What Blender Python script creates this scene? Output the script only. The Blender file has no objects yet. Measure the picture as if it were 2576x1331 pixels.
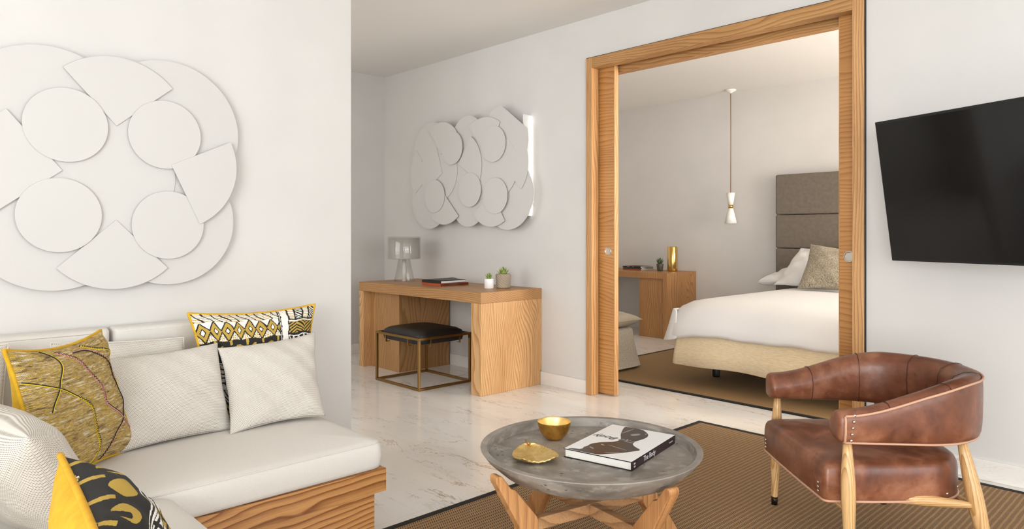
import bpy, math, random
from mathutils import Vector, Matrix
random.seed(7)
PI = math.pi
sc = bpy.context.scene
COL = sc.collection

# ------------------------------------------------------------------ camera frame used for surveying
H = 1.18; FPX = 1755.0; CX = 1288.0; HY = 588.0
YAW = math.atan2(0.7248447, 0.6889123)
R = (0.6889123, 0.7248447); FW = (-0.7248447, 0.6889123)

def ray(px, py):
    u = (px - CX) / FPX
    return Vector((u * R[0] + FW[0], u * R[1] + FW[1], (HY - py) / FPX))
def on_x(px, py, X):
    r = ray(px, py); t = X / r.x
    return Vector((X, t * r.y, H + t * r.z))
def on_y(px, py, Y):
    r = ray(px, py); t = Y / r.y
    return Vector((t * r.x, Y, H + t * r.z))
def on_z(px, py, z):
    r = ray(px, py); t = (z - H) / r.z
    return Vector((t * r.x, t * r.y, z))

# ------------------------------------------------------------------ materials
def lin(c):
    return tuple((x / 12.92 if x <= 0.04045 else ((x + 0.055) / 1.055) ** 2.4) for x in (v / 255.0 for v in c)) + (1.0,)

class NT:
    def __init__(s, name):
        s.m = bpy.data.materials.new(name); s.m.use_nodes = True
        s.t = s.m.node_tree; s.t.nodes.clear()
        s.out = s.n('ShaderNodeOutputMaterial'); s.b = s.n('ShaderNodeBsdfPrincipled')
        s.l(s.b.outputs[0], s.out.inputs[0])
    def n(s, ty, **kw):
        nd = s.t.nodes.new(ty)
        for k, v in kw.items(): setattr(nd, k, v)
        return nd
    def l(s, a, b): s.t.links.new(a, b)
    def obj(s): return s.n('ShaderNodeTexCoord').outputs['Object']
    def uv(s): return s.n('ShaderNodeTexCoord').outputs['UV']
    def mapping(s, vec, scale=(1, 1, 1), rot=(0, 0, 0), loc=(0, 0, 0)):
        m = s.n('ShaderNodeMapping'); s.l(vec, m.inputs[0])
        m.inputs['Scale'].default_value = scale; m.inputs['Rotation'].default_value = rot; m.inputs['Location'].default_value = loc
        return m.outputs[0]
    def noise(s, vec, scale, detail=3, rough=0.5, dist=0.0):
        m = s.n('ShaderNodeTexNoise'); s.l(vec, m.inputs['Vector'])
        m.inputs['Scale'].default_value = scale; m.inputs['Detail'].default_value = detail
        m.inputs['Roughness'].default_value = rough; m.inputs['Distortion'].default_value = dist
        return m.outputs['Fac']
    def ramp(s, fac, stops, interp='LINEAR'):
        m = s.n('ShaderNodeValToRGB'); s.l(fac, m.inputs[0]); cr = m.color_ramp; cr.interpolation = interp
        while len(cr.elements) > 1: cr.elements.remove(cr.elements[-1])
        for i, (p, c) in enumerate(stops):
            e = cr.elements[0] if i == 0 else cr.elements.new(p)
            e.position = p; e.color = c if len(c) == 4 else tuple(c) + (1,)
        return m.outputs[0]
    def val(s, fac, a, b, c=0.0, d=1.0):
        m = s.n('ShaderNodeMapRange'); s.l(fac, m.inputs[0])
        for i, v in enumerate((a, b, c, d)): m.inputs[i + 1].default_value = v
        return m.outputs[0]
    def math(s, op, a, b=None, c=None):
        m = s.n('ShaderNodeMath', operation=op)
        for i, v in enumerate((a, b, c)):
            if v is None: continue
            if isinstance(v, (int, float)): m.inputs[i].default_value = v
            else: s.l(v, m.inputs[i])
        return m.outputs[0]
    def sep(s, vec):
        m = s.n('ShaderNodeSeparateXYZ'); s.l(vec, m.inputs[0]); return m.outputs
    def comb(s, x, y, z):
        m = s.n('ShaderNodeCombineXYZ')
        for i, v in enumerate((x, y, z)):
            if isinstance(v, (int, float)): m.inputs[i].default_value = v
            else: s.l(v, m.inputs[i])
        return m.outputs[0]
    def mix(s, fac, a, b, mode='MIX'):
        m = s.n('ShaderNodeMix', data_type='RGBA', blend_type=mode)
        if isinstance(fac, (int, float)): m.inputs[0].default_value = fac
        else: s.l(fac, m.inputs[0])
        for i, v in ((6, a), (7, b)):
            if isinstance(v, tuple): m.inputs[i].default_value = v
            else: s.l(v, m.inputs[i])
        return m.outputs[2]
    def bump(s, h, strength=0.3, dist=0.01):
        m = s.n('ShaderNodeBump'); s.l(h, m.inputs['Height'])
        m.inputs['Strength'].default_value = strength; m.inputs['Distance'].default_value = dist
        s.l(m.outputs[0], s.b.inputs['Normal'])
    def base(s, c):
        if isinstance(c, tuple): s.b.inputs['Base Color'].default_value = c
        else: s.l(c, s.b.inputs['Base Color'])
    def set(s, **kw):
        for k, v in kw.items():
            s.b.inputs[k.replace('_', ' ')].default_value = v

def plain(name, rgb, rough=0.5, metal=0.0, bump=0.0, bscale=200, var=0.0):
    n = NT(name); c = lin(rgb)
    o = n.obj()
    if var > 0:
        f = n.noise(o, 6, 4)
        d = tuple(x * (1 - var) for x in c[:3]) + (1,)
        n.base(n.mix(n.val(f, 0.3, 0.7), d, c))
    else: n.base(c)
    n.set(Roughness=rough, Metallic=metal)
    if bump: n.bump(n.noise(o, bscale, 3), bump, 0.002)
    return n.m

def wood(name, grain='z', across='y', dark=(150, 98, 52), light=(206, 154, 100), sc_=1.0, rough=0.42, contrast=1.0, K=11.0, F=55.0):
    n = NT(name); o = n.obj()
    s = [1, 1, 1]; s['xyz'.index(grain)] = 0.28
    v = n.mapping(o, tuple(s))
    xyz = n.sep(o); a = xyz['xyz'.index(across)]
    third = [q for q in 'xyz' if q not in (grain, across)][0]; b = xyz['xyz'.index(third)]
    n1 = n.noise(v, 2.6 * sc_, 2, 0.4)
    n2 = n.noise(v, 11 * sc_, 3, 0.5)
    t = n.math('ADD', n.math('MULTIPLY', a, F * sc_), n.math('MULTIPLY', n1, K * 1.6))
    t = n.math('ADD', t, n.math('MULTIPLY', n2, 0.7))
    t = n.math('ADD', t, n.math('MULTIPLY', b, F * .5 * sc_))
    r = n.math('FRACT', t)
    r = n.math('MULTIPLY', n.math('POWER', r, 3.0), n.val(r, 1.0, 0.92, 0.0, 1.0))
    s2 = [1, 1, 1]; s2['xyz'.index(grain)] = 0.03
    f = n.noise(n.mapping(o, tuple(s2)), 240, 3, 0.6)
    big = n.noise(v, 4, 3)
    k = n.math('ADD', n.math('MULTIPLY', r, 0.62 * contrast), n.math('MULTIPLY', n.val(f, 0.3, 0.72), 0.28))
    k = n.math('ADD', k, n.math('MULTIPLY', n.val(big, 0.3, 0.7), 0.24))
    mid = tuple((p * .45 + q * .55) for p, q in zip(dark, light))
    n.base(n.ramp(k, [(0.08, lin(light)), (0.5, lin(mid)), (0.95, lin(dark))]))
    n.set(Roughness=rough); n.bump(f, 0.06, 0.001)
    return n.m

M = {}
def wall_mat():
    n = NT('white_plaster'); o = n.obj()
    n.base(n.mix(n.val(n.noise(o, 2.5, 3), 0.3, 0.7), lin((212, 209, 205)), lin((217, 214, 210))))
    n.set(Roughness=0.75); n.bump(n.noise(o, 350, 3), 0.06, 0.001); return n.m
M['wall'] = wall_mat()
M['ceiling'] = plain('ceiling_white', (228, 224, 219), 0.85)
M['relief'] = plain('relief_white', (206, 203, 199), 0.55, bump=0.05, bscale=300)
M['white'] = plain('white_paint', (240, 238, 234), 0.4)
M['oak_z'] = wood('oak_vertical_y', 'z', 'y', dark=(156, 98, 50), light=(226, 184, 130), K=16)
M['oak_zx'] = wood('oak_vertical_x', 'z', 'x', dark=(134, 86, 44), light=(192, 148, 96))
M['oak_x'] = wood('oak_along_x', 'x', 'z', dark=(130, 82, 40), light=(194, 148, 94))
M['oak_y'] = wood('oak_along_y', 'y', 'z', dark=(140, 86, 44), light=(196, 144, 90))
M['door_oak'] = wood('door_oak_horizontal', 'x', 'z', dark=(140, 84, 38), light=(204, 150, 88), sc_=1.0, K=9, contrast=.8, F=40)
M['jamb'] = wood('jamb_oak', 'z', 'x', dark=(142, 92, 48), light=(216, 168, 114), sc_=1.3, K=5)
M['sofa_oak'] = wood('sofa_oak_along_y', 'y', 'z', dark=(126, 74, 34), light=(208, 154, 94), sc_=1.15, contrast=1.5, K=14)
M['bed_oak'] = wood('bedroom_oak', 'z', 'x', dark=(134, 86, 46), light=(196, 148, 96), sc_=1.2)
M['bed_oak_top'] = wood('bedroom_oak_top', 'x', 'z', dark=(134, 84, 46), light=(180, 128, 80), sc_=1.2)
M['ash'] = wood('golden_ash', 'z', 'x', dark=(150, 102, 52), light=(226, 186, 132), sc_=2.2, rough=0.32, K=2.5)
M['ash_x'] = wood('golden_ash_rail', 'x', 'z', dark=(150, 102, 52), light=(226, 186, 132), sc_=2.2, rough=0.32, K=2.5)
M['ash_y'] = wood('golden_ash_cross_rail', 'y', 'z', dark=(150, 102, 52), light=(226, 186, 132), sc_=2.2, rough=0.32, K=2.5)
M['teak'] = wood('reclaimed_teak', 'z', 'x', dark=(112, 66, 34), light=(208, 152, 96), sc_=1.0, rough=0.5, K=3, contrast=.6, F=26)
M['teak_bar'] = wood('reclaimed_teak_bar', 'x', 'z', dark=(92, 58, 34), light=(190, 144, 98), sc_=1.0, rough=0.55, K=3, contrast=.7, F=26)

def marble(name, tiles=True):
    n = NT(name); o = n.obj()
    v = n.mapping(o, (0.55, 1.6, 1.0), rot=(0, 0, 0.35))
    warp = n.noise(v, 2.2, 5, 0.6, 1.2)
    v2 = n.n('ShaderNodeVectorMath', operation='MULTIPLY_ADD')
    n.l(n.comb(warp, warp, warp), v2.inputs[0]); v2.inputs[1].default_value = (0.9, 0.9, 0.9); n.l(v, v2.inputs[2])
    f = n.noise(v2.outputs[0], 2.4, 5, 0.55, 0.4)
    vein = n.math('ABSOLUTE', n.math('SUBTRACT', f, 0.5))
    vf = n.val(vein, 0.0, 0.012 if tiles else .02, 1.0, 0.0)
    mask = n.val(n.noise(v, 2.4, 3), 0.46, 0.62)
    vf = n.math('MULTIPLY', vf, mask)
    cloud = n.noise(v, 1.8, 4)
    base = n.mix(n.val(cloud, 0.3, 0.7), lin((232, 226, 218)), lin((246, 243, 238)))
    col = n.mix(n.math('MULTIPLY', vf, 0.8 if tiles else .3), base, lin((164, 128, 90)))
    g = n.noise(v2.outputs[0], 7, 5, 0.6)
    gv = n.math('MULTIPLY', n.val(n.math('ABSOLUTE', n.math('SUBTRACT', g, 0.5)), 0.0, 0.016, 1.0, 0.0), n.val(n.noise(v, 5.0, 3), 0.52, 0.66))
    col = n.mix(n.math('MULTIPLY', gv, 0.6 if tiles else .2), col, lin((122, 108, 96)))
    if tiles:
        x, y, z = n.sep(o)
        def line(c, off, per):
            p = n.math('PINGPONG', n.math('ADD', c, off), per / 2)
            return n.val(p, 0.0, 0.0022, 1.0, 0.0)
        ln = n.math('MAXIMUM', line(x, 2.42, 1.2), line(y, -1.75 + 6, 0.6))
        col = n.mix(n.math('MULTIPLY', ln, 0.22), col, lin((150, 138, 124)))
    n.base(col); n.set(Roughness=0.11 if tiles else 0.25); n.b.inputs['Specular IOR Level'].default_value = 0.55
    return n.m
M['marble'] = marble('beige_veined_marble')
M['marble_base'] = marble('marble_skirting', False)

def rug_mat():
    n = NT('woven_sisal'); o = n.obj(); x, y, z = n.sep(o)
    # rows of slanted stitches running along y
    wob = n.math('MULTIPLY', n.math('SUBTRACT', n.noise(o, 9, 2), 0.5), 0.006)
    xx = n.math('ADD', x, wob)
    row = n.math('MULTIPLY', xx, 1 / 0.022)
    fr = n.math('FRACT', row)
    tri = n.math('ABSOLUTE', n.math('SUBTRACT', fr, 0.5))            # 0 centre .. 0.5 edge
    ph = n.math('ADD', n.math('MULTIPLY', y, 1 / 0.0105), n.math('MULTIPLY', fr, 1.3))
    dash = n.math('ABSOLUTE', n.math('SUBTRACT', n.math('FRACT', ph), 0.5))
    dark_in = n.math('MULTIPLY', n.val(dash, 0.16, 0.30, 1.0, 0.0), n.val(tri, 0.27, 0.36, 1.0, 0.0))
    fine = n.noise(n.mapping(o, (300, 900, 1)), 1.0, 2)
    c = n.mix(n.val(fine, 0.3, 0.7), lin((138, 102, 66)), lin((190, 152, 108)))
    c = n.mix(n.val(n.noise(o, 60, 3), 0.45, 0.7), c, lin((170, 140, 98)))
    c = n.mix(n.math('MULTIPLY', dark_in, 0.85), c, lin((52, 38, 26)))
    n.base(c); n.set(Roughness=0.9); n.bump(n.math('SUBTRACT', fine, dark_in), 0.5, 0.003); return n.m
M['rug'] = rug_mat()
def rug2():
    n = NT('flat_woven_sisal'); o = n.obj()
    f = n.noise(n.mapping(o, (160, 400, 1)), 1.0, 3, 0.7); g = n.noise(o, 260, 2)
    c = n.mix(n.val(f, 0.35, 0.65), lin((92, 66, 42)), lin((182, 144, 96)))
    c = n.mix(n.val(g, 0.5, 0.7), c, lin((150, 126, 82)))
    n.base(c); n.set(Roughness=0.9); n.bump(f, 0.5, 0.002); return n.m
M['rug_bed'] = rug2()
M['border'] = plain('black_rug_border', (26, 24, 22), 0.85, bump=0.3, bscale=500)

def fabric(name, a, b, scale=900, bump=0.25, rough=0.85, streak=None):
    n = NT(name); o = n.obj()
    v = n.mapping(o, streak) if streak else o
    f = n.noise(v, scale, 2, 0.6); g = n.noise(o, 5, 3)
    n.base(n.mix(n.val(f, 0.3, 0.7), lin(a), lin(b))); n.set(Roughness=rough)
    n.b.inputs['Sheen Weight'].default_value = 0.0 if 'velvet' in name else 0.1
    n.bump(n.math('ADD', n.math('MULTIPLY', f, 0.6), g), bump, 0.004); return n.m
M['linen'] = fabric('off_white_upholstery', (212, 206, 198), (228, 223, 216), 700)
M['bedding'] = fabric('white_cotton', (222, 219, 216), (229, 227, 224), 500, 0.12)
M['skirt'] = fabric('beige_slub_linen', (214, 190, 150), (240, 222, 188), 240, 0.3, streak=(0.12, 0.12, 2.0))
M['ottoman'] = fabric('grey_beige_linen', (160, 148, 128), (206, 196, 178), 160, 0.3)
M['ottoman_cush'] = fabric('taupe_linen', (150, 138, 118), (184, 172, 150), 260, 0.25)
M['taupe_velvet'] = fabric('taupe_velvet', (106, 96, 85), (117, 107, 95), 25, 0.1)
M['bed_tweed'] = fabric('taupe_tweed', (92, 80, 62), (196, 184, 162), 260, 0.6, streak=(1, .5, .25))
M['yellow'] = fabric('mustard_velvet', (204, 156, 22), (222, 176, 34), 30, 0.2, 0.8)
M['yellow_near'] = fabric('bright_yellow_velvet', (214, 158, 22), (228, 176, 38), 30, 0.2, 0.8)

def weave(name, pitch):
    n = NT(name); u, v, _ = n.sep(n.uv())
    a = n.math('MULTIPLY', u, 1 / pitch); r = n.math('FLOOR', n.math('MULTIPLY', v, 1.25 / pitch))
    off = n.math('MULTIPLY', n.math('MODULO', r, 2.0), 0.5)
    fx = n.math('ABSOLUTE', n.math('SUBTRACT', n.math('FRACT', n.math('ADD', a, off)), 0.5))
    fy = n.math('ABSOLUTE', n.math('SUBTRACT', n.math('FRACT', n.math('MULTIPLY', v, 1.25 / pitch)), 0.5))
    d = n.math('SQRT', n.math('ADD', n.math('MULTIPLY', fx, fx), n.math('MULTIPLY', n.math('MULTIPLY', fy, fy), 2.0)))
    k = n.val(d, 0.26, 0.50)
    f = n.noise(n.uv(), 60, 3)
    hi = n.mix(n.val(f, 0.35, 0.65), lin((152, 143, 131)), lin((170, 161, 149)))
    n.base(n.mix(k, hi, lin((226, 220, 211))))
    n.set(Roughness=0.9); n.bump(k, 0.2, 0.002); return n.m
M['weave'] = weave('grey_basket_weave', 0.0056)

def tweed():
    n = NT('mustard_slub_tweed'); o = n.uv()
    v = n.mapping(o, (13, 105, 1)); f = n.val(n.noise(v, 1.0, 3, 0.6), .36, .64)
    c = n.ramp(f, [(0.0, lin((84, 66, 46))), (0.18, lin((140, 116, 86))), (0.30, lin((208, 170, 56))), (0.40, lin((200, 180, 148))), (0.50, lin((104, 84, 58))),
                   (0.62, lin((230, 190, 40))), (0.74, lin((150, 122, 86))), (0.9, lin((232, 220, 200)))])
    v2 = n.mapping(o, (38, 230, 1), loc=(3, 9, 0)); g = n.noise(v2, 1.0, 4, 0.7)
    c2 = n.ramp(g, [(0.35, lin((76, 60, 44))), (0.46, lin((170, 142, 96))), (0.54, lin((226, 190, 70))), (0.64, lin((236, 222, 200)))])
    x, y, _ = n.sep(o)
    cell = n.math('MULTIPLY', n.math('SINE', n.math('MULTIPLY', x, 1250)), n.math('SINE', n.math('MULTIPLY', y, 1250)))
    c = n.mix(0.32, c, c2)
    c = n.mix(n.val(cell, -0.2, -0.8, 0.0, 0.45), c, lin((66, 50, 34)))
    n.base(c); n.set(Roughness=0.95); n.bump(n.math('ADD', f, n.math('MULTIPLY', cell, 0.2)), 0.7, 0.004); return n.m
M['tweed'] = tweed()
M['ink'] = plain('print_black', (30, 28, 26), 0.85, bump=0.1, bscale=600)
M['ochre'] = plain('print_ochre', (186, 154, 66), 0.85, bump=0.1, bscale=600)
M['cream'] = plain('print_white', (236, 232, 224), 0.85, bump=0.1, bscale=600)
M['thread_black'] = plain('black_cord', (24, 22, 22), 0.8)
M['thread_yellow'] = plain('yellow_cord', (232, 204, 40), 0.8)
M['thread_pink'] = plain('pink_cord', (222, 150, 156), 0.8)

def leather():
    n = NT('worn_brown_leather'); o = n.obj()
    a = n.noise(o, 5.5, 5, 0.6, 0.4); b = n.noise(o, 22, 4, 0.6); g = n.noise(o, 420, 3)
    s = n.noise(n.mapping(o, (4, 4, 60), rot=(0.6, 0.3, 0)), 3.0, 4, 0.7)
    k = n.math('ADD', n.math('MULTIPLY', a, 0.75), n.math('MULTIPLY', b, 0.25))
    c = n.ramp(k, [(0.32, lin((78, 41, 26))), (0.5, lin((118, 69, 46))), (0.68, lin((160, 108, 80)))])
    n.base(c); n.l(n.val(b, 0.3, 0.7, 0.27, 0.42), n.b.inputs['Roughness'])
    n.bump(n.math('ADD', n.math('MULTIPLY', g, 0.3), b), 0.15, 0.004); return n.m
M['leather'] = leather()
M['piping_tan'] = plain('tan_leather_piping', (196, 150, 122), 0.5)
M['seam'] = plain('dark_seam', (60, 30, 20), 0.7)
M['steel'] = plain('polished_nickel', (205, 198, 188), 0.22, 1.0)
M['ferrule'] = plain('dark_bronze_ferrule', (52, 40, 32), 0.4, 0.8)
M['brass'] = plain('aged_brass', (150, 118, 70), 0.32, 1.0)
M['brass_pol'] = plain('polished_brass', (222, 184, 110), 0.15, 1.0)
def gold(name, a, b, rough):
    n = NT(name); o = n.obj(); f = n.noise(o, 40, 5, 0.65)
    n.base(n.mix(n.val(f, 0.35, 0.65), lin(a), lin(b))); n.set(Metallic=1.0, Roughness=rough)
    n.bump(n.noise(o, 160, 3), 0.25, 0.002); return n.m
M['gold_out'] = gold('gold_leaf_outside', (206, 150, 66), (232, 184, 98), 0.34)
M['gold_in'] = gold('gold_leaf_inside', (240, 206, 130), (250, 222, 156), 0.42)
M['gold_leaf'] = gold('gold_hammered_dish', (226, 192, 116), (246, 220, 156), 0.42)

def concrete():
    n = NT('polished_concrete'); o = n.obj()
    a = n.noise(n.mapping(o, (1, 1, 3)), 6, 6, 0.6, 0.5); b = n.noise(o, 70, 3); x, y, z = n.sep(o)
    c = n.ramp(a, [(0.3, lin((106, 99, 91))), (0.5, lin((138, 130, 121))), (0.7, lin((166, 158, 148)))])
    vor = n.n('ShaderNodeTexVoronoi'); n.l(n.mapping(o, (1, 1, 1.6)), vor.inputs['Vector']); vor.inputs['Scale'].default_value = 34
    pit = n.val(vor.outputs['Distance'], 0.10, 0.22, 1.0, 0.0)
    pm = n.math('MULTIPLY', pit, n.val(n.noise(o, 7, 2), 0.46, 0.56))
    side = n.val(z, -0.004, -0.012)           # pits and pale bloom only on the cast outside wall
    pm = n.math('MULTIPLY', pm, side)
    bloom = n.math('MULTIPLY', n.val(n.noise(n.mapping(o, (1, 1, 2.5)), 13, 5, 0.7), 0.52, 0.62), n.math('MULTIPLY', side, 0.45))
    c = n.mix(bloom, c, lin((186, 178, 166)))
    c = n.mix(n.math('MULTIPLY', pm, 0.85), c, lin((58, 52, 46)))
    n.base(c); n.l(n.val(a, 0.3, 0.7, 0.34, 0.55), n.b.inputs['Roughness'])
    n.bump(n.math('SUBTRACT', n.math('MULTIPLY', b, 0.2), pm), 0.35, 0.004); return n.m
M['concrete'] = concrete()
M['cowhide'] = plain('black_cowhide', (26, 23, 21), 0.45, bump=0.5, bscale=120, var=0.3)
M['tv_body'] = plain('black_plastic', (22, 22, 23), 0.35)
M['tv_screen'] = plain('glossy_black_screen', (6, 6, 7), 0.08)
M['paper'] = plain('page_block', (232, 228, 220), 0.8)
M['cover_white'] = plain('book_cover_white', (240, 240, 240), 0.3)
M['cover_black'] = plain('book_cover_black', (24, 22, 22), 0.4)
M['spine_plum'] = plain('book_spine_plum', (46, 24, 32), 0.35)
M['body_ink'] = plain('printed_dark_figure', (44, 38, 36), 0.25)
M['body_hi'] = plain('printed_highlight', (150, 144, 140), 0.3)
M['text_white'] = plain('lettering_white', (238, 238, 238), 0.5)
M['text_grey'] = plain('lettering_grey', (150, 146, 144), 0.5)
M['text_black'] = plain('lettering_black', (26, 26, 26), 0.5)
M['orange'] = plain('burnt_orange_cover', (176, 84, 44), 0.55)
M['brown'] = plain('dark_brown_spine', (84, 42, 28), 0.5)
M['ceramic'] = plain('white_ceramic', (238, 238, 234), 0.18)
M['pot_tex'] = plain('textured_grey_ceramic', (176, 160, 140), 0.6, var=0.2)
M['pot_dark'] = plain('dark_olive_pot', (78, 76, 62), 0.45)
M['soil'] = plain('potting_soil', (52, 40, 30), 0.95, bump=0.5, bscale=150)
def leafm(name, a, b):
    n = NT(name); o = n.obj(); n.base(n.mix(n.val(n.noise(o, 45, 2), 0.35, 0.65), lin(a), lin(b))); n.set(Roughness=0.45); return n.m
M['aloe'] = leafm('aloe_green', (84, 116, 44), (176, 190, 104))
M['succ'] = leafm('succulent_green', (44, 72, 44), (92, 118, 74))
M['shade'] = plain('silver_grey_shade', (180, 175, 168), 0.33, 0.1)
M['cable'] = plain('bronze_cable', (140, 96, 56), 0.5)
M['lampwhite'] = plain('enamel_white', (240, 237, 230), 0.3)
def glass():
    n = NT('clear_glass'); n.t.nodes.remove(n.b)
    tr = n.n('ShaderNodeBsdfTransparent'); tr.inputs[0].default_value = (.985, .985, .98, 1)
    gl = n.n('ShaderNodeBsdfGlossy'); gl.inputs['Roughness'].default_value = 0.03
    fr = n.n('ShaderNodeLayerWeight'); fr.inputs[0].default_value = .25
    mx = n.n('ShaderNodeMixShader'); n.l(n.math('ADD', n.math('MULTIPLY', n.math('POWER', fr.outputs['Facing'], 2.0), .55), .06), mx.inputs[0]); n.l(tr.outputs[0], mx.inputs[1]); n.l(gl.outputs[0], mx.inputs[2]); n.l(mx.outputs[0], n.out.inputs[0])
    return n.m
M['glass'] = glass()
def glow_fill():
    n = NT('added_wall_glow'); n.base((1, 1, 1, 1)); n.b.inputs['Emission Color'].default_value = (1, .97, .92, 1); n.b.inputs['Emission Strength'].default_value = 9.0; return n.m
M['glow_fill'] = glow_fill()
M['frame_dark'] = plain('window_frame_grey', (120, 116, 110), 0.5)

# ------------------------------------------------------------------ mesh building
class MB:
    def __init__(s): s.v = []; s.f = []; s.mi = []; s.uv = None
    def add(s, vs, fs, mi=0):
        b = len(s.v); s.v += [tuple(p) for p in vs]; s.f += [tuple(b + i for i in f) for f in fs]; s.mi += [mi] * len(fs); return s
    def box(s, x0, x1, y0, y1, z0, z1, mi=0):
        vs = [(x, y, z) for x in (x0, x1) for y in (y0, y1) for z in (z0, z1)]
        return s.add(vs, [(0, 1, 3, 2), (4, 6, 7, 5), (0, 4, 5, 1), (2, 3, 7, 6), (0, 2, 6, 4), (1, 5, 7, 3)], mi)
    def obox(s, c, ax, ay, az, hx, hy, hz, mi=0):
        c = Vector(c); ax = Vector(ax).normalized(); ay = Vector(ay).normalized(); az = Vector(az).normalized()
        vs = [c + ax * (hx * i) + ay * (hy * j) + az * (hz * k) for i in (-1, 1) for j in (-1, 1) for k in (-1, 1)]
        return s.add(vs, [(0, 1, 3, 2), (4, 6, 7, 5), (0, 4, 5, 1), (2, 3, 7, 6), (0, 2, 6, 4), (1, 5, 7, 3)], mi)
    def rings(s, rs, close=True, cap0=True, cap1=True, mi=0):
        n = len(rs[0]); vs = [p for r in rs for p in r]; fs = []
        m = n if close else n - 1
        for k in range(len(rs) - 1):
            for i in range(m):
                j = (i + 1) % n; fs.append((k * n + i, k * n + j, (k + 1) * n + j, (k + 1) * n + i))
        if cap0: fs.append(tuple(range(n - 1, -1, -1)))
        if cap1: fs.append(tuple((len(rs) - 1) * n + i for i in range(n)))
        return s.add(vs, fs, mi)
    def lathe(s, prof, c=(0, 0, 0), n=48, cap0=True, cap1=True, mi=0):
        rs = [[(c[0] + r * math.cos(2 * PI * i / n), c[1] + r * math.sin(2 * PI * i / n), c[2] + z) for i in range(n)] for r, z in prof]
        return s.rings(rs, True, cap0, cap1, mi)
    def tube(s, pts, r, n=8, closed=False, mi=0):
        pts = [Vector(p) for p in pts]; rs = []; N = len(pts); up = None
        for i, p in enumerate(pts):
            a = pts[(i - 1) % N] if (closed or i > 0) else p
            b = pts[(i + 1) % N] if (closed or i < N - 1) else p
            t = (b - a).normalized()
            if up is None:
                up = Vector((0, 0, 1)) if abs(t.z) < 0.9 else Vector((1, 0, 0))
            up = (up - t * up.dot(t)).normalized(); w = t.cross(up)
            rr = r[i] if isinstance(r, (list, tuple)) else r
            rs.append([p + (up * math.cos(2 * PI * k / n) + w * math.sin(2 * PI * k / n)) * rr for k in range(n)])
        if closed: rs.append(rs[0]); return s.rings(rs, True, False, False, mi)
        return s.rings(rs, True, True, True, mi)
    def prism(s, poly, d, mi=0):
        # poly: list of 3D points (planar), extruded by vector d
        d = Vector(d); n = len(poly); vs = [Vector(p) for p in poly] + [Vector(p) + d for p in poly]
        return s.add(vs, [tuple(range(n - 1, -1, -1)), tuple(range(n, 2 * n))] + [(i, (i + 1) % n, n + (i + 1) % n, n + i) for i in range(n)], mi)
    def build(s, name, mats, parent=None, smooth=False, bevel=0, sub=0, world=True, loc=None, segs=2):
        if not isinstance(mats, (list, tuple)): mats = [mats]
        vs = s.v
        if parent is not None and world:
            inv = parent['_m'].inverted() if False else MATS[parent.name].inverted()
            vs = [tuple(inv @ Vector(p)) for p in vs]
        elif loc is not None:
            vs = [(p[0] - loc[0], p[1] - loc[1], p[2] - loc[2]) for p in vs]
        me = bpy.data.meshes.new(name); me.from_pydata(vs, [], s.f)
        for m in mats: me.materials.append(M[m] if isinstance(m, str) else m)
        me.polygons.foreach_set('material_index', s.mi)
        if s.uv is not None:
            l = me.uv_layers.new(name='UVMap'); co = []
            for lp in me.loops: co += s.uv[lp.vertex_index]
            l.data.foreach_set('uv', co)
        import bmesh
        bm = bmesh.new(); bm.from_mesh(me); bmesh.ops.recalc_face_normals(bm, faces=bm.faces); bm.to_mesh(me); bm.free()
        if smooth: me.polygons.foreach_set('use_smooth', [True] * len(me.polygons))
        me.update()
        o = bpy.data.objects.new(name, me); COL.objects.link(o)
        if parent is not None:
            o.parent = parent; MATS[o.name] = MATS[parent.name]
        elif loc is not None:
            o.location = loc; MATS[o.name] = Matrix.Translation(Vector(loc))
        else: MATS[o.name] = Matrix.Identity(4)
        if bevel:
            b = o.modifiers.new('bevel', 'BEVEL'); b.width = bevel; b.segments = segs; b.limit_method = 'ANGLE'; b.angle_limit = 0.6
            me.polygons.foreach_set('use_smooth', [True] * len(me.polygons))
            o.modifiers.new('wn', 'WEIGHTED_NORMAL')
        if sub:
            b = o.modifiers.new('sub', 'SUBSURF'); b.levels = sub; b.render_levels = sub
        return o
MATS = {}
def tag(o, label, cat, group=None):
    o['label'] = label; o['category'] = cat
    if group: o['group'] = group
    return o
def thing(name, loc, label, cat, rz=0.0, group=None):
    o = bpy.data.objects.new(name, None); COL.objects.link(o); o.empty_display_size = 0.05
    o.location = loc; o.rotation_euler = (0, 0, rz)
    MATS[o.name] = Matrix.Translation(Vector(loc)) @ Matrix.Rotation(rz, 4, 'Z')
    return tag(o, label, cat, group)
def struct(o): o['kind'] = 'structure'; return o
def B(name, mat, x0, x1, y0, y1, z0, z1, parent=None, bevel=0.002, world=True):
    return MB().box(x0, x1, y0, y1, z0, z1).build(name, mat, parent, bevel=bevel, world=world)

def copy_tree(o, loc, rz=None):
    r = o.copy(); COL.objects.link(r); r.location = loc
    if rz is not None: r.rotation_euler = (0, 0, rz)
    for ch in [c for c in COL.objects if c.parent == o]:
        c = ch.copy(); COL.objects.link(c); c.parent = r
        for g in [q for q in COL.objects if q.parent == ch]:
            d = g.copy(); COL.objects.link(d); d.parent = c
    return r

# ------------------------------------------------------------------ the room
CZ = 2.765; XL = -3.2; YM = 3.945; XB = -6.03; YB = 7.2
XR = 3.6; YN = -3.2
struct(MB().box(XB - .2, XR + .3, YN - .3, YB + .2, -0.12, 0).build('floor', 'marble'))
struct(MB().box(XB - .2, XR + .3, YN - .3, YB + .2, CZ, CZ + 0.15).build('ceiling', 'ceiling'))
struct(B('wall_left', 'wall', XL - .15, XL, YN, 1.891, 0, CZ, bevel=0.004))

struct(B('wall_hall_end', 'wall', XB - .15, XB, 0.3, YB, 0, CZ, bevel=0))
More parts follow.
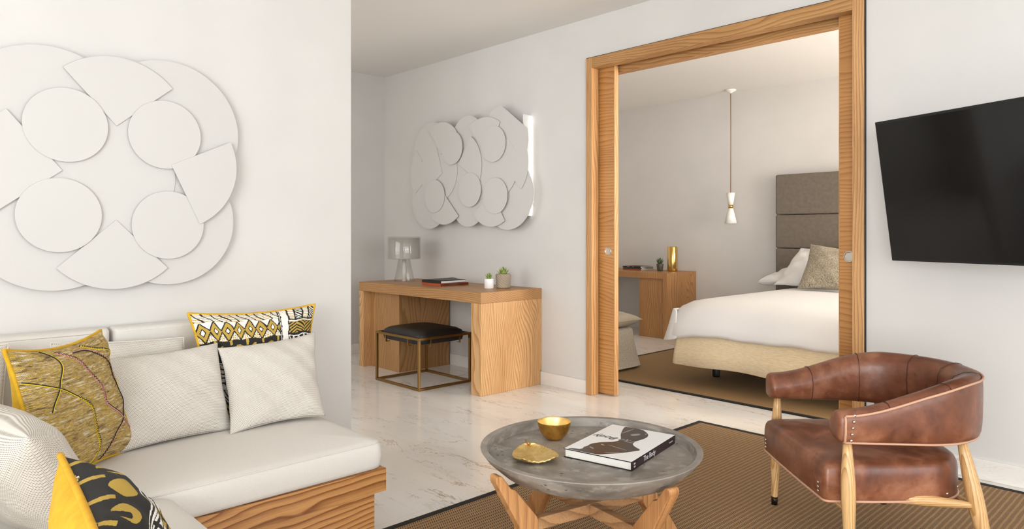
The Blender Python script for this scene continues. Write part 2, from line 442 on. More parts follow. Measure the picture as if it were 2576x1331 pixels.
# door wall: skins with a pocket for the sliding leaves
m = MB(); m.box(XB, -3.342, YM, 4.0, 0, CZ); m.box(-1.405, XR, YM, 4.0, 0, CZ); m.box(-3.342, -1.405, YM, 4.0, 2.465, CZ)
struct(m.build('wall_back', 'wall'))
m = MB(); m.box(XB, -3.342, 4.07, 4.13, 0, CZ); m.box(-1.405, XR, 4.07, 4.13, 0, CZ); m.box(-3.342, -1.405, 4.07, 4.13, 2.44, CZ)
struct(m.build('wall_bedroom_front', 'wall'))
struct(B('wall_bedroom_back', 'wall', XB, 1.6, YB, YB + .15, 0, CZ, bevel=0))
# walls with windows (right of and behind the viewpoint)
def window_wall(name, axis, pos, a0, a1, w0, w1, z0, z1, t=0.15):
    m = MB()
    def bx(p, q, c, d):
        if axis == 'x': m.box(pos, pos + t, p, q, c, d)
        else: m.box(p, q, pos, pos + t, c, d)
    bx(a0, w0, 0, CZ); bx(w1, a1, 0, CZ); bx(w0, w1, 0, z0); bx(w0, w1, z1, CZ)
    return struct(m.build(name, 'wall'))
def window(name, axis, pos, w0, w1, z0, z1, nm=3):
    m = MB(); t = 0.05
    def bx(p, q, c, d):
        if axis == 'x': m.box(pos + .05, pos + .05 + t, p, q, c, d)
        else: m.box(p, q, pos + .05, pos + .05 + t, c, d)
    bx(w0, w1, z0, z0 + t); bx(w0, w1, z1 - t, z1)
    for i in range(nm + 1):
        c = w0 + (w1 - w0 - t) * i / nm; bx(c, c + t, z0 + t, z1 - t)
    return struct(m.build(name, 'frame_dark'))
window_wall('wall_right', 'x', XR, YN, YM, -1.6, 3.2, 0.05, 2.5)
window('window_1', 'x', XR, -1.6, 3.2, 0.05, 2.5, 4)
window_wall('wall_front', 'y', YN - .15, XL - .15, XR + .15, -1.6, 3.0, 0.05, 2.5)
window('window_2', 'y', YN - .15, -1.6, 3.0, 0.05, 2.5, 4)
window_wall('wall_bedroom_right', 'x', 1.6, 4.13, YB + .15, 4.5, 6.9, 0.05, 2.5)
window('window_3', 'x', 1.6, 4.5, 6.9, 0.05, 2.5, 2)
window_wall('wall_hall', 'y', .30, XB, XL - .15, -5.75, -3.65, 0.5, 2.5)
window('hall_fill_window', 'y', .30, -5.75, -3.65, 0.5, 2.5, 2)  # unseen window added to go with the hall fill light
# skirtings of marble
BH = 0.098
struct(B('baseboard_back', 'marble_base', -3.817, -3.342, YM - .012, YM, 0, BH, bevel=0.002))
struct(B('baseboard_alcove', 'marble_base', -4.95, -3.93, YM - .012, YM, 0, BH, bevel=0.002))
struct(B('baseboard_right', 'marble_base', -1.405, XR, YM - .012, YM, 0, BH, bevel=0.002))
struct(B('baseboard_hall', 'marble_base', XB, XB + .012, 0.45, YM, 0, BH, bevel=0.002))
# door frame
jx0, jx1 = -3.342, -3.284; kx0, kx1 = -1.464, -1.405
m = MB(); m.box(jx0, jx1, 3.922, 4.004, 0, 2.465); struct(m.build('trim_1', 'jamb', bevel=0.003))
m = MB(); m.box(kx0, kx1, 3.922, 4.004, 0, 2.465); struct(m.build('trim_2', 'jamb', bevel=0.003))
struct(B('trim_3', 'oak_x', jx1, kx0, 3.922, 4.000, 2.388, 2.465, bevel=0.003))
m = MB(); m.box(jx0, jx1, 4.07, 4.14, 0, 2.44); struct(m.build('trim_4', 'jamb', bevel=0.003))
m = MB(); m.box(kx0, kx1, 4.07, 4.14, 0, 2.44); struct(m.build('trim_5', 'jamb', bevel=0.003))
struct(B('trim_6', 'oak_x', jx1, kx0, 4.07, 4.14, 2.357, 2.44, bevel=0.003))
struct(B('trim_7', 'frame_dark', jx1, kx0, 4.003, 4.067, 2.425, 2.44, bevel=0))
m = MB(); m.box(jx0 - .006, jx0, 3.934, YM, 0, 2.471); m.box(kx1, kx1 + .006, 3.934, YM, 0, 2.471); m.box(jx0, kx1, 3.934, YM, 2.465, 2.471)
struct(m.build('casing_shadow_line', 'tv_body'))  # dark strip that paints the shadow line around the door casing
def leaf_door(name, x0, x1, hx, hz, edge):
    o = struct(B(name, 'door_oak', x0, x1, 4.012, 4.058, 0.008, 2.40, bevel=0.001))
    e = MB().box(x1 if edge > 0 else x0 - .004, x1 + .004 if edge > 0 else x0, 4.0125, 4.0575, 0.008, 2.40).build('edge_banding', 'jamb', o)
    p = MB(); n = 32
    prof = [(.0005, -.0006), (.023, -.0006), (.0245, -.0016), (.026, -.0026), (.0295, -.0026), (.0315, -.0012), (.032, .002)]
    rs = [[(hx + r * math.cos(2 * PI * i / n), 4.0115 + y, hz + r * math.sin(2 * PI * i / n)) for i in range(n)] for r, y in prof]
    p.rings(rs, True, True, False); p.build('flush_pull', 'steel', o, smooth=False)
    return o
leaf_door('door_1', -4.05, -3.150, -3.205, 1.053, 1)
leaf_door('door_2', -1.565, -0.70, -1.512, 1.053, -1)

# ------------------------------------------------------------------ wall reliefs
def relief(name, plane, pieces, scale, ox, oy, base, step, label, cat, nrm):
    """pieces: ('c', cx, cy, rv, layer) circles and ('s', apex, c1, c2, layer) sectors, ('a', ...)"""
    def P(x, y):
        px, py = ox + x / scale, oy + y / scale
        return plane(px, py)
    o0 = P(*pieces[0][1:3]) if pieces[0][0] == 'c' else P(500, 500)
    t = thing(name, tuple(o0), label, cat)
    for ip, pc in enumerate(pieces):
        k, lay = pc[0], pc[-1] + .028 * ip
        off = nrm * (base + step * lay + step * .2); d = nrm * (step * 0.8)
        if k == 'c':
            c = P(pc[1], pc[2]); r = abs(P(pc[1], pc[2] - pc[3]).z - P(pc[1], pc[2] + pc[3]).z) / 2
            w = Vector((0, 1, 0)) if abs(nrm.x) > .5 else Vector((1, 0, 0))
            poly = [c + w * (r * math.cos(2 * PI * i / 96)) + Vector((0, 0, r * math.sin(2 * PI * i / 96))) for i in range(96)]
            nm = 'disc'
        elif k == 's':
            a, b, c = P(*pc[1]), P(*pc[2]), P(*pc[3]); w = 1 if abs(nrm.x) > .5 else 0
            ub, uc = b - a, c - a
            t0 = math.atan2(ub.z, ub[w]); t1 = math.atan2(uc.z, uc[w])
            while t1 - t0 > PI: t1 -= 2 * PI
            while t1 - t0 < -PI: t1 += 2 * PI
            poly = [a]
            for i in range(41):
                f = i / 40; th = t0 + (t1 - t0) * f; rr = ub.length * (1 - f) + uc.length * f
                q = a.copy(); q[w] += rr * math.cos(th); q.z += rr * math.sin(th); poly.append(q)
            nm = 'sector'
        else:
            poly = [P(*q) for q in pc[1]]; nm = 'panel'
        MB().prism([p + off for p in poly], d).build(nm, 'relief', t, bevel=0.0010 if pc[-1] > .9 else 0, segs=1)
    return t

L = [('c', 225, 470, 370, 0), ('c', 262, 890, 352, 0), ('c', 785, 500, 328, 0), ('c', 795, 918, 294, 0), ('c', 500, 700, 300, .8),
     ('s', (542, 475), (293, 200), (802, 303), 2), ('s', (540, 912), (262, 1137), (780, 1135), 2),
     ('s', (290, 682), (28, 393), (-30, 880), 2),
     ('c', 308, 471, 172, 3), ('c', 277, 890, 173, 3), ('c', 768, 517, 158, 3), ('c', 783, 936, 157, 3),
     ('s', (793, 657), (1068, 552), (925, 932), 4),]
relief('wall_relief', lambda x, y: on_x(x, y, XL + .045), L, 1.849, 0, 60, -0.045 + 0.030, 0.0055,
       'large white relief of overlapping discs and wedges on the wall above the sofa', 'wall art', Vector((1, 0, 0)))
S = [('c', 655, 655, 225, 0), ('c', 641, 985, 218, 0), ('c', 922, 993, 195, 0), ('c', 1210, 950, 260, 0), ('c', 915, 560, 180, 0),
     ('p', [(1060, 440), (1072, 392), (1090, 358), (1120, 326), (1165, 303), (1355, 471), (1362, 510), (1363, 560), (1355, 618), (1290, 720), (1150, 720), (1080, 600)], 1),
     ('c', 862, 900, 165, 0), ('c', 1100, 850, 170, 0),
     ('c', 1000, 790, 215, 0), ('c', 940, 870, 200, 0), ('c', 800, 700, 200, 0),
     ('c', 710, 790, 215, 1), ('s', (639, 810), (550, 632), (540, 948), 0.5),
     ('s', (740, 800), (700, 612), (650, 900), 2), ('c', 1130, 755, 225, 1.2), ('c', 985, 780, 215, 0.6),
     ('s', (1175, 740), (1312, 538), (1312, 912), 1), ('s', (735, 662), (648, 490), (848, 497), 2.4),
     ('s', (1085, 700), (935, 462), (1162, 425), 2.4), ('s', (740, 925), (663, 1122), (860, 1110), 2.4),
     ('s', (1100, 920), (970, 1105), (1197, 1145), 2.4), ('s', (860, 735), (950, 530), (1010, 860), 2.4),
     ('c', 816, 616, 121, 3.5), ('c', 1118, 587, 131, 3.5), ('c', 946, 920, 125, 3.5), ('c', 690, 966, 118, 3.5), ('c', 1131, 964, 132, 3.5)]
rl = relief('wall_relief', lambda x, y: on_y(x, y, 3.858), S, 2.894, 860, 160, -0.002, 0.0056,
       'smaller white relief of overlapping petals and discs on the wall above the oak desk', 'wall art', Vector((0, -1, 0)))
B('side_panel', 'white', -3.947, -3.934, 3.870, 3.9449, 1.32, 2.126, rl, bevel=0.001)
B('mounting_board', 'white', -4.75, -4.15, 3.875, 3.9449, 1.45, 1.95, rl, bevel=0.001)
B('added_glow_strip', 'glow_fill', -3.9335, -3.930, 3.936, 3.9435, 1.33, 2.11, rl, bevel=0)  # added emissive strip that makes the bright glow on the wall beside the panel

# ------------------------------------------------------------------ rugs
def rug(name, x0, x1, y0, y1, mat, label, w=0.032):
    t = thing(name, ((x0 + x1) / 2, (y0 + y1) / 2, 0), label, 'rug')
    MB().box(x0 + w, x1 - w, y0 + w, y1 - w, 0.0005, 0.009).build('woven_field', mat, t, bevel=0.001)
    m = MB(); m.box(x0, x0 + w, y0, y1, 0.0005, 0.0105); m.box(x1 - w, x1, y0, y1, 0.0005, 0.0105)
    m.box(x0 + w, x1 - w, y0, y0 + w, 0.0005, 0.0105); m.box(x0 + w, x1 - w, y1 - w, y1, 0.0005, 0.0105)
    m.build('border', 'border', t, bevel=0.002)
rug('rug', -2.36, 1.4, 1.445, 3.86, 'rug', 'brown woven sisal rug with black border under the coffee table and leather chair')
rug('rug', -4.03, -0.4, 4.452, 6.45, 'rug_bed', 'brown flat-woven rug with black border under the bed in the bedroom', 0.03)

# ------------------------------------------------------------------ living room desk
def desk():
    t = thing('desk', (-4.64, 3.63, 0), 'long oak desk with thick top against the wall below the small relief', 'desk')
    x0, x1, y0, y1 = -5.47, -3.812, 3.312, YM - .001
    B('desktop', 'oak_x', x0, x1, y0, y1, 0.672, 0.752, t, 0.0015)
    m = MB(); m.prism([(x1 - .108, y0, 0.0005), (x1 - .108, y1 - .016, 0.0005), (x1 - .108, y1 - .016, .11), (x1 - .108, y1, .11), (x1 - .108, y1, 0.6715), (x1 - .108, y0, 0.6715)], (.108, 0, 0))
    m.build('side_panel', 'oak_z', t, bevel=0.0015)
    B('side_panel', 'oak_z', x0, x0 + .07, y0, y1 - .016, 0.0005, 0.6715, t, 0.0015)
    o = B('pedestal', 'oak_zx', x0 + .0705, -4.955, y0 + .075, y1 - .016, 0.0005, 0.6715, t, 0.0015)
desk()
# stool
def stool():
    c = (-4.548, 3.338, 0)
    t = thing('stool', c, 'low cube stool with slim brass frame and black hide cushion tucked at the oak desk', 'stool')
    hx, hy, b, z1 = 0.287, 0.247, 0.009, 0.398
    cx, cy = c[0], c[1]
    for sx in (-1, 1):
        for sy in (-1, 1):
            B('leg', 'brass', cx + sx * hx - b, cx + sx * hx + b, cy + sy * hy - b, cy + sy * hy + b, 0.0205, z1 - .0205, t, 0.001)
    for nm, z in (('floor_frame', 0.0015), ('top_frame', z1 - .020)):
        m = MB()
        for s in (-1, 1):
            m.box(cx - hx - b, cx + hx + b, cy + s * hy - b, cy + s * hy + b, z, z + .018)
            m.box(cx + s * hx - b, cx + s * hx + b, cy - hy + b, cy + hy - b, z, z + .018)
        m.build(nm, 'brass', t, bevel=0.001)
    # cushion: superellipse pillow block with tufts
    rs = []; n = 64
    def loop(sc, z):
        r = []
        for i in range(n):
            a = 2 * PI * i / n; e = 0.22 if sc > .9 else 0.35
            x = math.copysign(abs(math.cos(a)) ** e, math.cos(a)); y = math.copysign(abs(math.sin(a)) ** e, math.sin(a))
            r.append((cx + x * (hx - .016) * sc, cy + y * (hy - .016) * sc, z))
        return r
    for sc_, z in ((.90, .335), (.965, .342), (.985, .365), (.985, .395), (.96, .415), (.88, .432), (.72, .441), (.5, .437), (.25, .444), (.03, .443)): rs.append(loop(sc_, z))
    m = MB(); m.rings(rs); m.build('cushion', 'cowhide', t, smooth=True)
    for s in (-1, 1):
        for f in (-0.42, 0.42):
            m = MB(); x = cx + f * 2 * hx * .62; y = cy + s * hy
            m.box(x - .004, x + .004, y - .009 if s < 0 else y - .004, y + .004 if s < 0 else y + .009, .325, z1 - .0205); m.box(x - .004, x + .004, min(y, y - s * .03), max(y, y - s * .03), .325, .3295)
            m.build('bracket', 'brass', t, bevel=0.0008)
            m = MB(); y = cy + f * 2 * hy * .68; x = cx + s * hx
            m.box(x - .004 if s > 0 else x - .009, x + .009 if s > 0 else x + .004, y - .004, y + .004, .325, z1 - .0205); m.box(min(x, x - s * .03), max(x, x - s * .03), y - .004, y + .004, .325, .3295)
            m.build('bracket', 'brass', t, bevel=0.0008)
stool()

# desk lamp
def lamp():
    c = (-5.215, 3.62, 0.752)
    t = thing('table_lamp', c, 'clear glass table lamp with silver-grey drum shade at the corner end of the desk', 'lamp')
    m = MB()
    prof = [(.092, 0), (.093, .004), (.052, .198), (.145, .200), (.148, .210), (.148, .395), (.143, .401), (.130, .402)]
    inn = [(.126, .399), (.142, .396), (.1445, .393), (.1445, .210), (.141, .204), (.049, .202), (.089, .005), (.087, .0)]
    m.lathe(prof + inn, c, 64, False, False); m.f.append(tuple()) if False else None
    m.build('glass_body', 'glass', t, smooth=True)
    m = MB(); m.lathe([(.137, .208), (.137, .390), (.135, .390), (.135, .208), (.137, .208)], c, 64, False, False); m.build('lamp_shade', 'shade', t, smooth=True)
    m = MB(); m.lathe([(.016, .0), (.019, .002), (.017, .197)], c, 24); m.build('stem', 'ceramic', t, smooth=True)
    m = MB(); m.lathe([(.010, .2095), (.012, .26), (.024, .29), (.030, .315), (.022, .345), (.004, .355)], c, 24); m.build('bulb', 'ceramic', t, smooth=True)
lamp()

def text_mesh(s, size, mat, parent, M4, name='lettering', shear=0.0, extrude=0.00005):
    cu = bpy.data.curves.new('txt', 'FONT'); cu.body = s; cu.size = size; cu.align_x = 'CENTER'; cu.align_y = 'CENTER'; cu.shear = shear; cu.extrude = extrude
    tmp = bpy.data.objects.new('tmp', cu); COL.objects.link(tmp)
    dg = bpy.context.evaluated_depsgraph_get(); me = bpy.data.meshes.new_from_object(tmp.evaluated_get(dg))
    bpy.data.objects.remove(tmp)
    inv = MATS[parent.name].inverted()
    me.transform(inv @ M4); me.name = name; me.materials.clear(); me.materials.append(M[mat])
    o = bpy.data.objects.new(name, me); COL.objects.link(o); o.parent = parent; MATS[o.name] = MATS[parent.name]
    return o
def frame(o, x, y):
    x = Vector(x).normalized(); y = Vector(y).normalized(); z = x.cross(y)
    m = Matrix((x, y, z)).transposed().to_4x4(); m.translation = Vector(o); return m

def marks(parent, M4, spans, hgt, mat, name='lettering'):
    # lettering too small to read: a row of short uneven strokes
    rnd = random.Random(len(spans)); inv = MATS[parent.name].inverted(); m = MB()
    for a, b in spans:
        x = a
        while x < b:
            wd = hgt * rnd.uniform(.25, .5); hh = hgt * rnd.uniform(.7, 1.0)
            m.add([inv @ M4 @ Vector(p) for p in ((x, -hgt / 2, 0), (x + wd, -hgt / 2, 0), (x + wd, -hgt / 2 + hh, 0), (x, -hgt / 2 + hh, 0))], [(0, 1, 2, 3)])
            x += wd + hgt * .3
    return m.build(name, mat, parent, world=False)

def book(name, c, w, d, h, rz, label, cover, pages='paper', spine=None, spine_side='-y', group=None, ct=0.0025):
    """local: x width, y depth; origin bottom centre"""
    t = thing(name, c, label, 'book', rz, group)
    m = MB(); m.box(-w / 2, w / 2, -d / 2, d / 2, 0, ct); m.build('back_cover', cover, t, world=False, bevel=0.0005)
    m = MB(); m.box(-w / 2, w / 2, -d / 2, d / 2, h - ct, h); m.build('front_cover', cover, t, world=False, bevel=0.0005)
    i = 0.004
    x0, x1, y0, y1 = -w / 2 + i, w / 2 - i, -d / 2 + i, d / 2 - i
    if spine_side == '-y': sb = (-w / 2, w / 2, -d / 2, -d / 2 + ct); y0 = -d / 2 + ct
    elif spine_side == '+x': sb = (w / 2 - ct, w / 2, -d / 2, d / 2); x1 = w / 2 - ct
    elif spine_side == '-x': sb = (-w / 2, -w / 2 + ct, -d / 2, d / 2); x0 = -w / 2 + ct
    else: sb = (-w / 2, w / 2, d / 2 - ct, d / 2); y1 = d / 2 - ct
    m = MB(); m.box(x0, x1, y0, y1, ct, h - ct); m.build('pages', pages, t, world=False)
    m = MB(); m.box(sb[0], sb[1], sb[2], sb[3], ct, h - ct); m.build('spine', spine or cover, t, world=False)
    return t
t = book('book', (-4.605, 3.605, .7525), .262, .29, .023, 0, 'burnt orange hardback book with brown spine under the black book on the desk', 'orange', pages='orange', spine='brown', spine_side='+x')
marks(t, frame((-4.4736, 3.605, .7525 + .0115), (0, 1, 0), (0, 0, 1)), [(-.035, .03)], .006, 'orange')
t = book('book', (-4.615, 3.60, .776), .25, .262, .021, 0.02, 'black covered book with white pages lying on top of the orange book on the desk', 'cover_black', spine='cover_black', spine_side='-y')
m = MB(); rs = []
for k in range(9):
    f = k / 8; rs.append([(-.125 + .25 * g, -.131 + .262 * f, .0212 + .010 * (f ** 1.5) * math.exp(-((g - .35) / .22) ** 2)) for g in [q / 10 for q in range(11)]])
m.rings(rs, False, False, False); o = m.build('loose_cover', 'cover_black', t, world=False, smooth=True)
sm = o.modifiers.new('s', 'SOLIDIFY'); sm.thickness = .0012; sm.offset = 1

def leaves(center, n, L0, L1, w, mat, parent, tilt0=0.2, tilt1=1.1, curl=0.25, name='leaf_rosette', th=0.35):
    m = MB(); rnd = random.Random(n * 13 + int(L0 * 1e4))
    for i in range(n):
        f = (i + .5) / n; a = i * 2.399 + rnd.uniform(-.2, .2); tl = tilt0 + (tilt1 - tilt0) * f + rnd.uniform(-.1, .1)
        Ln = L0 + (L1 - L0) * rnd.random()
        dirh = Vector((math.cos(a), math.sin(a), 0)); side = Vector((-math.sin(a), math.cos(a), 0)); rs = []
        p = Vector(center) + dirh * (w * .5); ang = tl
        K = 6
        for k in range(K + 1):
            g = k / K; ww = w * (0.75 + .5 * math.sin(PI * min(1, g * 1.2)) * .8) * (1 - g ** 2.2) + .0004
            dv = dirh * math.sin(ang) + Vector((0, 0, math.cos(ang))); nv = dirh * math.cos(ang) - Vector((0, 0, math.sin(ang)))
            rs.append([p + side * (ww * math.cos(q * PI / 4)) + nv * (ww * th * math.sin(q * PI / 4)) for q in range(8)])
            p = p + dv * (Ln / K); ang -= curl / K
        m.rings(rs)
    return m.build(name, mat, parent, smooth=True)
def plant(name, c, r, h, pm, lm, label, taper=1.0, n=14, L=(.035, .05), w=.006, tilt=(.05, 1.0), curl=.3, tex=False, rim=.0035, cat='plant', th=.35):
    t = thing(name, c, label, cat)
    m = MB(); rb = r * taper
    if tex:
        N = 60; K = 22; rs = []
        for k in range(K + 1):
            z = h * k / K; rr = rb + (r - rb) * min(1, k / K * 1.4) - (.006 if k == 0 else 0)
            rs.append([((c[0] + (rr + .0035 * (((i + k) // 2) % 2) * (1 if 0 < k < K else 0)) * math.cos(2 * PI * i / N)), c[1] + (rr + .0035 * (((i + k) // 2) % 2) * (1 if 0 < k < K else 0)) * math.sin(2 * PI * i / N), c[2] + z) for i in range(N)])
        rs.append([(c[0] + (r - rim) * math.cos(2 * PI * i / N), c[1] + (r - rim) * math.sin(2 * PI * i / N), c[2] + h) for i in range(N)])
        rs.append([(c[0] + (r - rim - .002) * math.cos(2 * PI * i / N), c[1] + (r - rim - .002) * math.sin(2 * PI * i / N), c[2] + h - .012) for i in range(N)])
        m.rings(rs, True, True, True)
    else:
        m.lathe([(rb - .003, 0), (rb, .003), (r, h - .002), (r - .001, h), (r - rim, h), (r - rim - .001, h - .012)], c, 40)
    m.build('pot', pm, t, smooth=not tex)
    MB().lathe([(r - rim - .0015, h - .0115), (r - rim - .0015, h - .008), (.001, h - .006)], c, 24).build('soil', 'soil', t, smooth=True)
    leaves((c[0], c[1], c[2] + h - .008), n, L[0], L[1], w, lm, t, tilt[0], tilt[1], curl, th=th)
plant('potted_succulent', (-4.075, 3.625, .7525), .037, .077, 'ceramic', 'aloe', 'small green aloe in a plain white cylinder pot on the desk', n=24, L=(.045, .060), w=.0088, tilt=(.0, .7))
plant('potted_succulent', (-4.035, 3.74, .7525), .058, .110, 'pot_tex', 'aloe', 'green aloe in a larger grey diamond-textured pot on the desk', taper=.88, n=36, L=(.05, .070), w=.0105, tilt=(.0, 1.1), tex=True)

# ------------------------------------------------------------------ bedroom
def bdesk():
    t = thing('desk', (-5.2, 6.9, 0), 'oak desk with framed side leg seen through the doorway beyond the bed', 'desk')
    x0, x1, y0, y1 = -6.02, -4.44, 6.60, YB - .001
    m = MB(); m.prism([(x0, y0, .672), (x1 - .055, y0, .672), (x1 - .055, y0, 0.0005), (x1, y0, 0.0005), (x1, y0, .74), (x0, y0, .74)], (0, y1 - y0, 0))
    m.build('frame', 'bed_oak', t, bevel=.002)
    B('pedestal', 'bed_oak', x1 - .40, x1 - .056, y0 + .03, y1 - .01, 0.0005, .6715, t, .002)
bdesk()
for k, (dx, rz) in enumerate(((0, 0.0), (.004, .01), (-.003, -.008))):
    lab = ('magazine with orange-brown spine at the bottom of the stack on the bedroom desk', 'magazine with grey spine in the middle of the stack on the bedroom desk', 'black magazine with small white lettering, topmost on the bedroom desk')[k]
    t = book('magazine', (-5.12 + dx, 6.99, .7405 + k * .0155), .27, .25, .015, rz, lab, 'cover_black', spine=('orange', 'pot_dark', 'cover_black')[k], spine_side='-y', group='magazines stacked on the bedroom desk')
    t['category'] = 'magazine'
    if k == 2:
        for sp in ((-.122, -.116), (-.07, -.03), (.015, .035), (.045, .095)):
            marks(t, frame((-5.123, 6.8647, .7405 + k * .0155 + .0075), (1, 0, 0), (0, 0, 1)), [sp], .005, 'text_white')
plant('potted_succulent', (-4.76, 6.93, .7405), .042, .085, 'pot_dark', 'succ', 'dark green succulent in a small tapered olive pot on the bedroom desk', taper=.75, n=18, L=(.06, .085), w=.013, tilt=(.0, .8), th=.3)
t = thing('vase', (-4.62, 6.98, .7405), 'tall shiny gold cylinder vase on the bedroom desk', 'vase')
MB().lathe([(.052, 0), (.056, .004), (.058, .012), (.058, .283), (.0565, .286), (.054, .283), (.054, .02)], (-4.62, 6.98, .7405), 48).build('body', 'brass_pol', t, smooth=True)
# pendant
def pendant():
    c = (-3.905, 7.03)
    t = thing('pendant_lamp', (c[0], c[1], CZ), 'slim white double-cone pendant lamp with brass waist hanging in the bedroom', 'lamp')
    MB().lathe([(.058, -.001), (.058, -.010), (.045, -.018), (.018, -.032), (.008, -.042)], (c[0], c[1], CZ), 32).build('ceiling_rose', 'lampwhite', t, smooth=True)
    MB().tube([(c[0], c[1], CZ - .042), (c[0] + .002, c[1], 2.2), (c[0], c[1], 1.632)], .0045, 8).build('cable', 'cable', t, smooth=True)
    MB().lathe([(.048, 1.63), (.026, 1.497)], (c[0], c[1], 0), 32).build('upper_cone', 'lampwhite', t, smooth=True)
    MB().lathe([(.027, 1.4965), (.027, 1.4605)], (c[0], c[1], 0), 32).build('waist_ring', 'brass_pol', t, smooth=True)
    MB().lathe([(.026, 1.460), (.067, 1.293), (.0655, 1.293), (.025, 1.455)], (c[0], c[1], 0), 32, True, False).build('lower_cone', 'lampwhite', t, smooth=True)
pendant()

# pillows -----------------------------------------------------------
class Pillow:
    def __init__(s, BL, BR, TR, TL, thick, n=(0, -1, 0), conc=0.06, seed=0, wr=0.004, pw=2.4, ex=0.5, sag=0.0):
        s.c = [Vector(p) for p in (BL, BR, TR, TL)]; s.t = thick; s.conc = conc; s.wr = wr; s.pw = pw; s.ex = ex; s.sag = sag
        ux = (s.c[1] - s.c[0] + s.c[2] - s.c[3]); uy = (s.c[3] - s.c[0] + s.c[2] - s.c[1])
        s.n = ux.cross(uy).normalized()
        if s.n.dot(Vector(n)) < 0: s.n = -s.n
        s.w = ux.length / 2; s.h = uy.length / 2; s.ph = random.Random(seed).uniform(0, 9)
    def P(s, a, b, side, lift=0.0):
        c = s.conc
        x = a * (1 - c * (1 - b * b) * abs(a)); y = b * (1 - c * (1 - a * a) * abs(b))
        u, v = (x + 1) / 2, (y + 1) / 2
        p = (s.c[0] * (1 - u) + s.c[1] * u) * (1 - v) + (s.c[3] * (1 - u) + s.c[2] * u) * v
        h = (max(0, 1 - abs(a) ** s.pw) * max(0, 1 - abs(b) ** s.pw)) ** s.ex
        bb = b + s.sag * (1 - b * b)
        h *= (1 - .25 * s.sag * b)
        w = s.wr * (math.sin(5 * a + 3 * b + s.ph) + .6 * math.sin(9 * b - 6 * a + 2 * s.ph) + .4 * math.sin(13 * a + 11 * b)) * min(1, 4 * h)
        k = 1.0 if side > 0 else -1.0
        return p + s.n * (k * (h * s.t / 2 + w + lift))
    def mesh(s, side, n=40, pat=None):
        m = MB(); N = n + 1; m.uv = []
        def g(i):
            f = i / n; x = 2 * f - 1; return math.sin(x * PI / 2) * .5 + x * .5
        for j in range(N):
            for i in range(N):
                a, b = g(i), g(j)
                m.v.append(tuple(s.P(a, b, side))); m.uv.append(((a + 1) / 2 * s.w, (b + 1) / 2 * s.h))
        for j in range(n):
            for i in range(n):
                m.f.append((j * N + i, j * N + i + 1, (j + 1) * N + i + 1, (j + 1) * N + i))
                m.mi.append(pat((g(i + .5) + 1) / 2, (g(j + .5) + 1) / 2) if pat else 0)
        return m
    def closed(s, n=40):
        m = s.mesh(1, n); b = s.mesh(-1, n); k = len(m.v); N = n + 1
        idx = {}
        for q in range(N * N):
            j, i = divmod(q, N)
            if i in (0, n) or j in (0, n): idx[q] = q
            else: idx[q] = len(m.v); m.v.append(b.v[q]); m.uv.append(b.uv[q])
        for f in b.f: m.f.append(tuple(idx[q] for q in f)[::-1]); m.mi.append(0)
        return m
    def border(s, K=40):
        pts = []
        for i in range(K): pts.append(s.P(-1 + 2 * i / K, -1, 1))
        for i in range(K): pts.append(s.P(1, -1 + 2 * i / K, 1))
        for i in range(K): pts.append(s.P(1 - 2 * i / K, 1, 1))
        for i in range(K): pts.append(s.P(-1, 1 - 2 * i / K, 1))
        return pts
    def base(s):
        return tuple((s.c[0] + s.c[1]) / 2)
def soft(name, p, mat, label, cat='cushion', pipe=None, pr=.003, group=None, n=40, part='cover'):
    t = thing(name, p.base(), label, cat, group=group)
    p.closed(n).build(part, mat, t, smooth=True)
    if pipe: MB().tube(p.border(), pr, 6, True).build('piping', pipe, t, smooth=True)
    return t

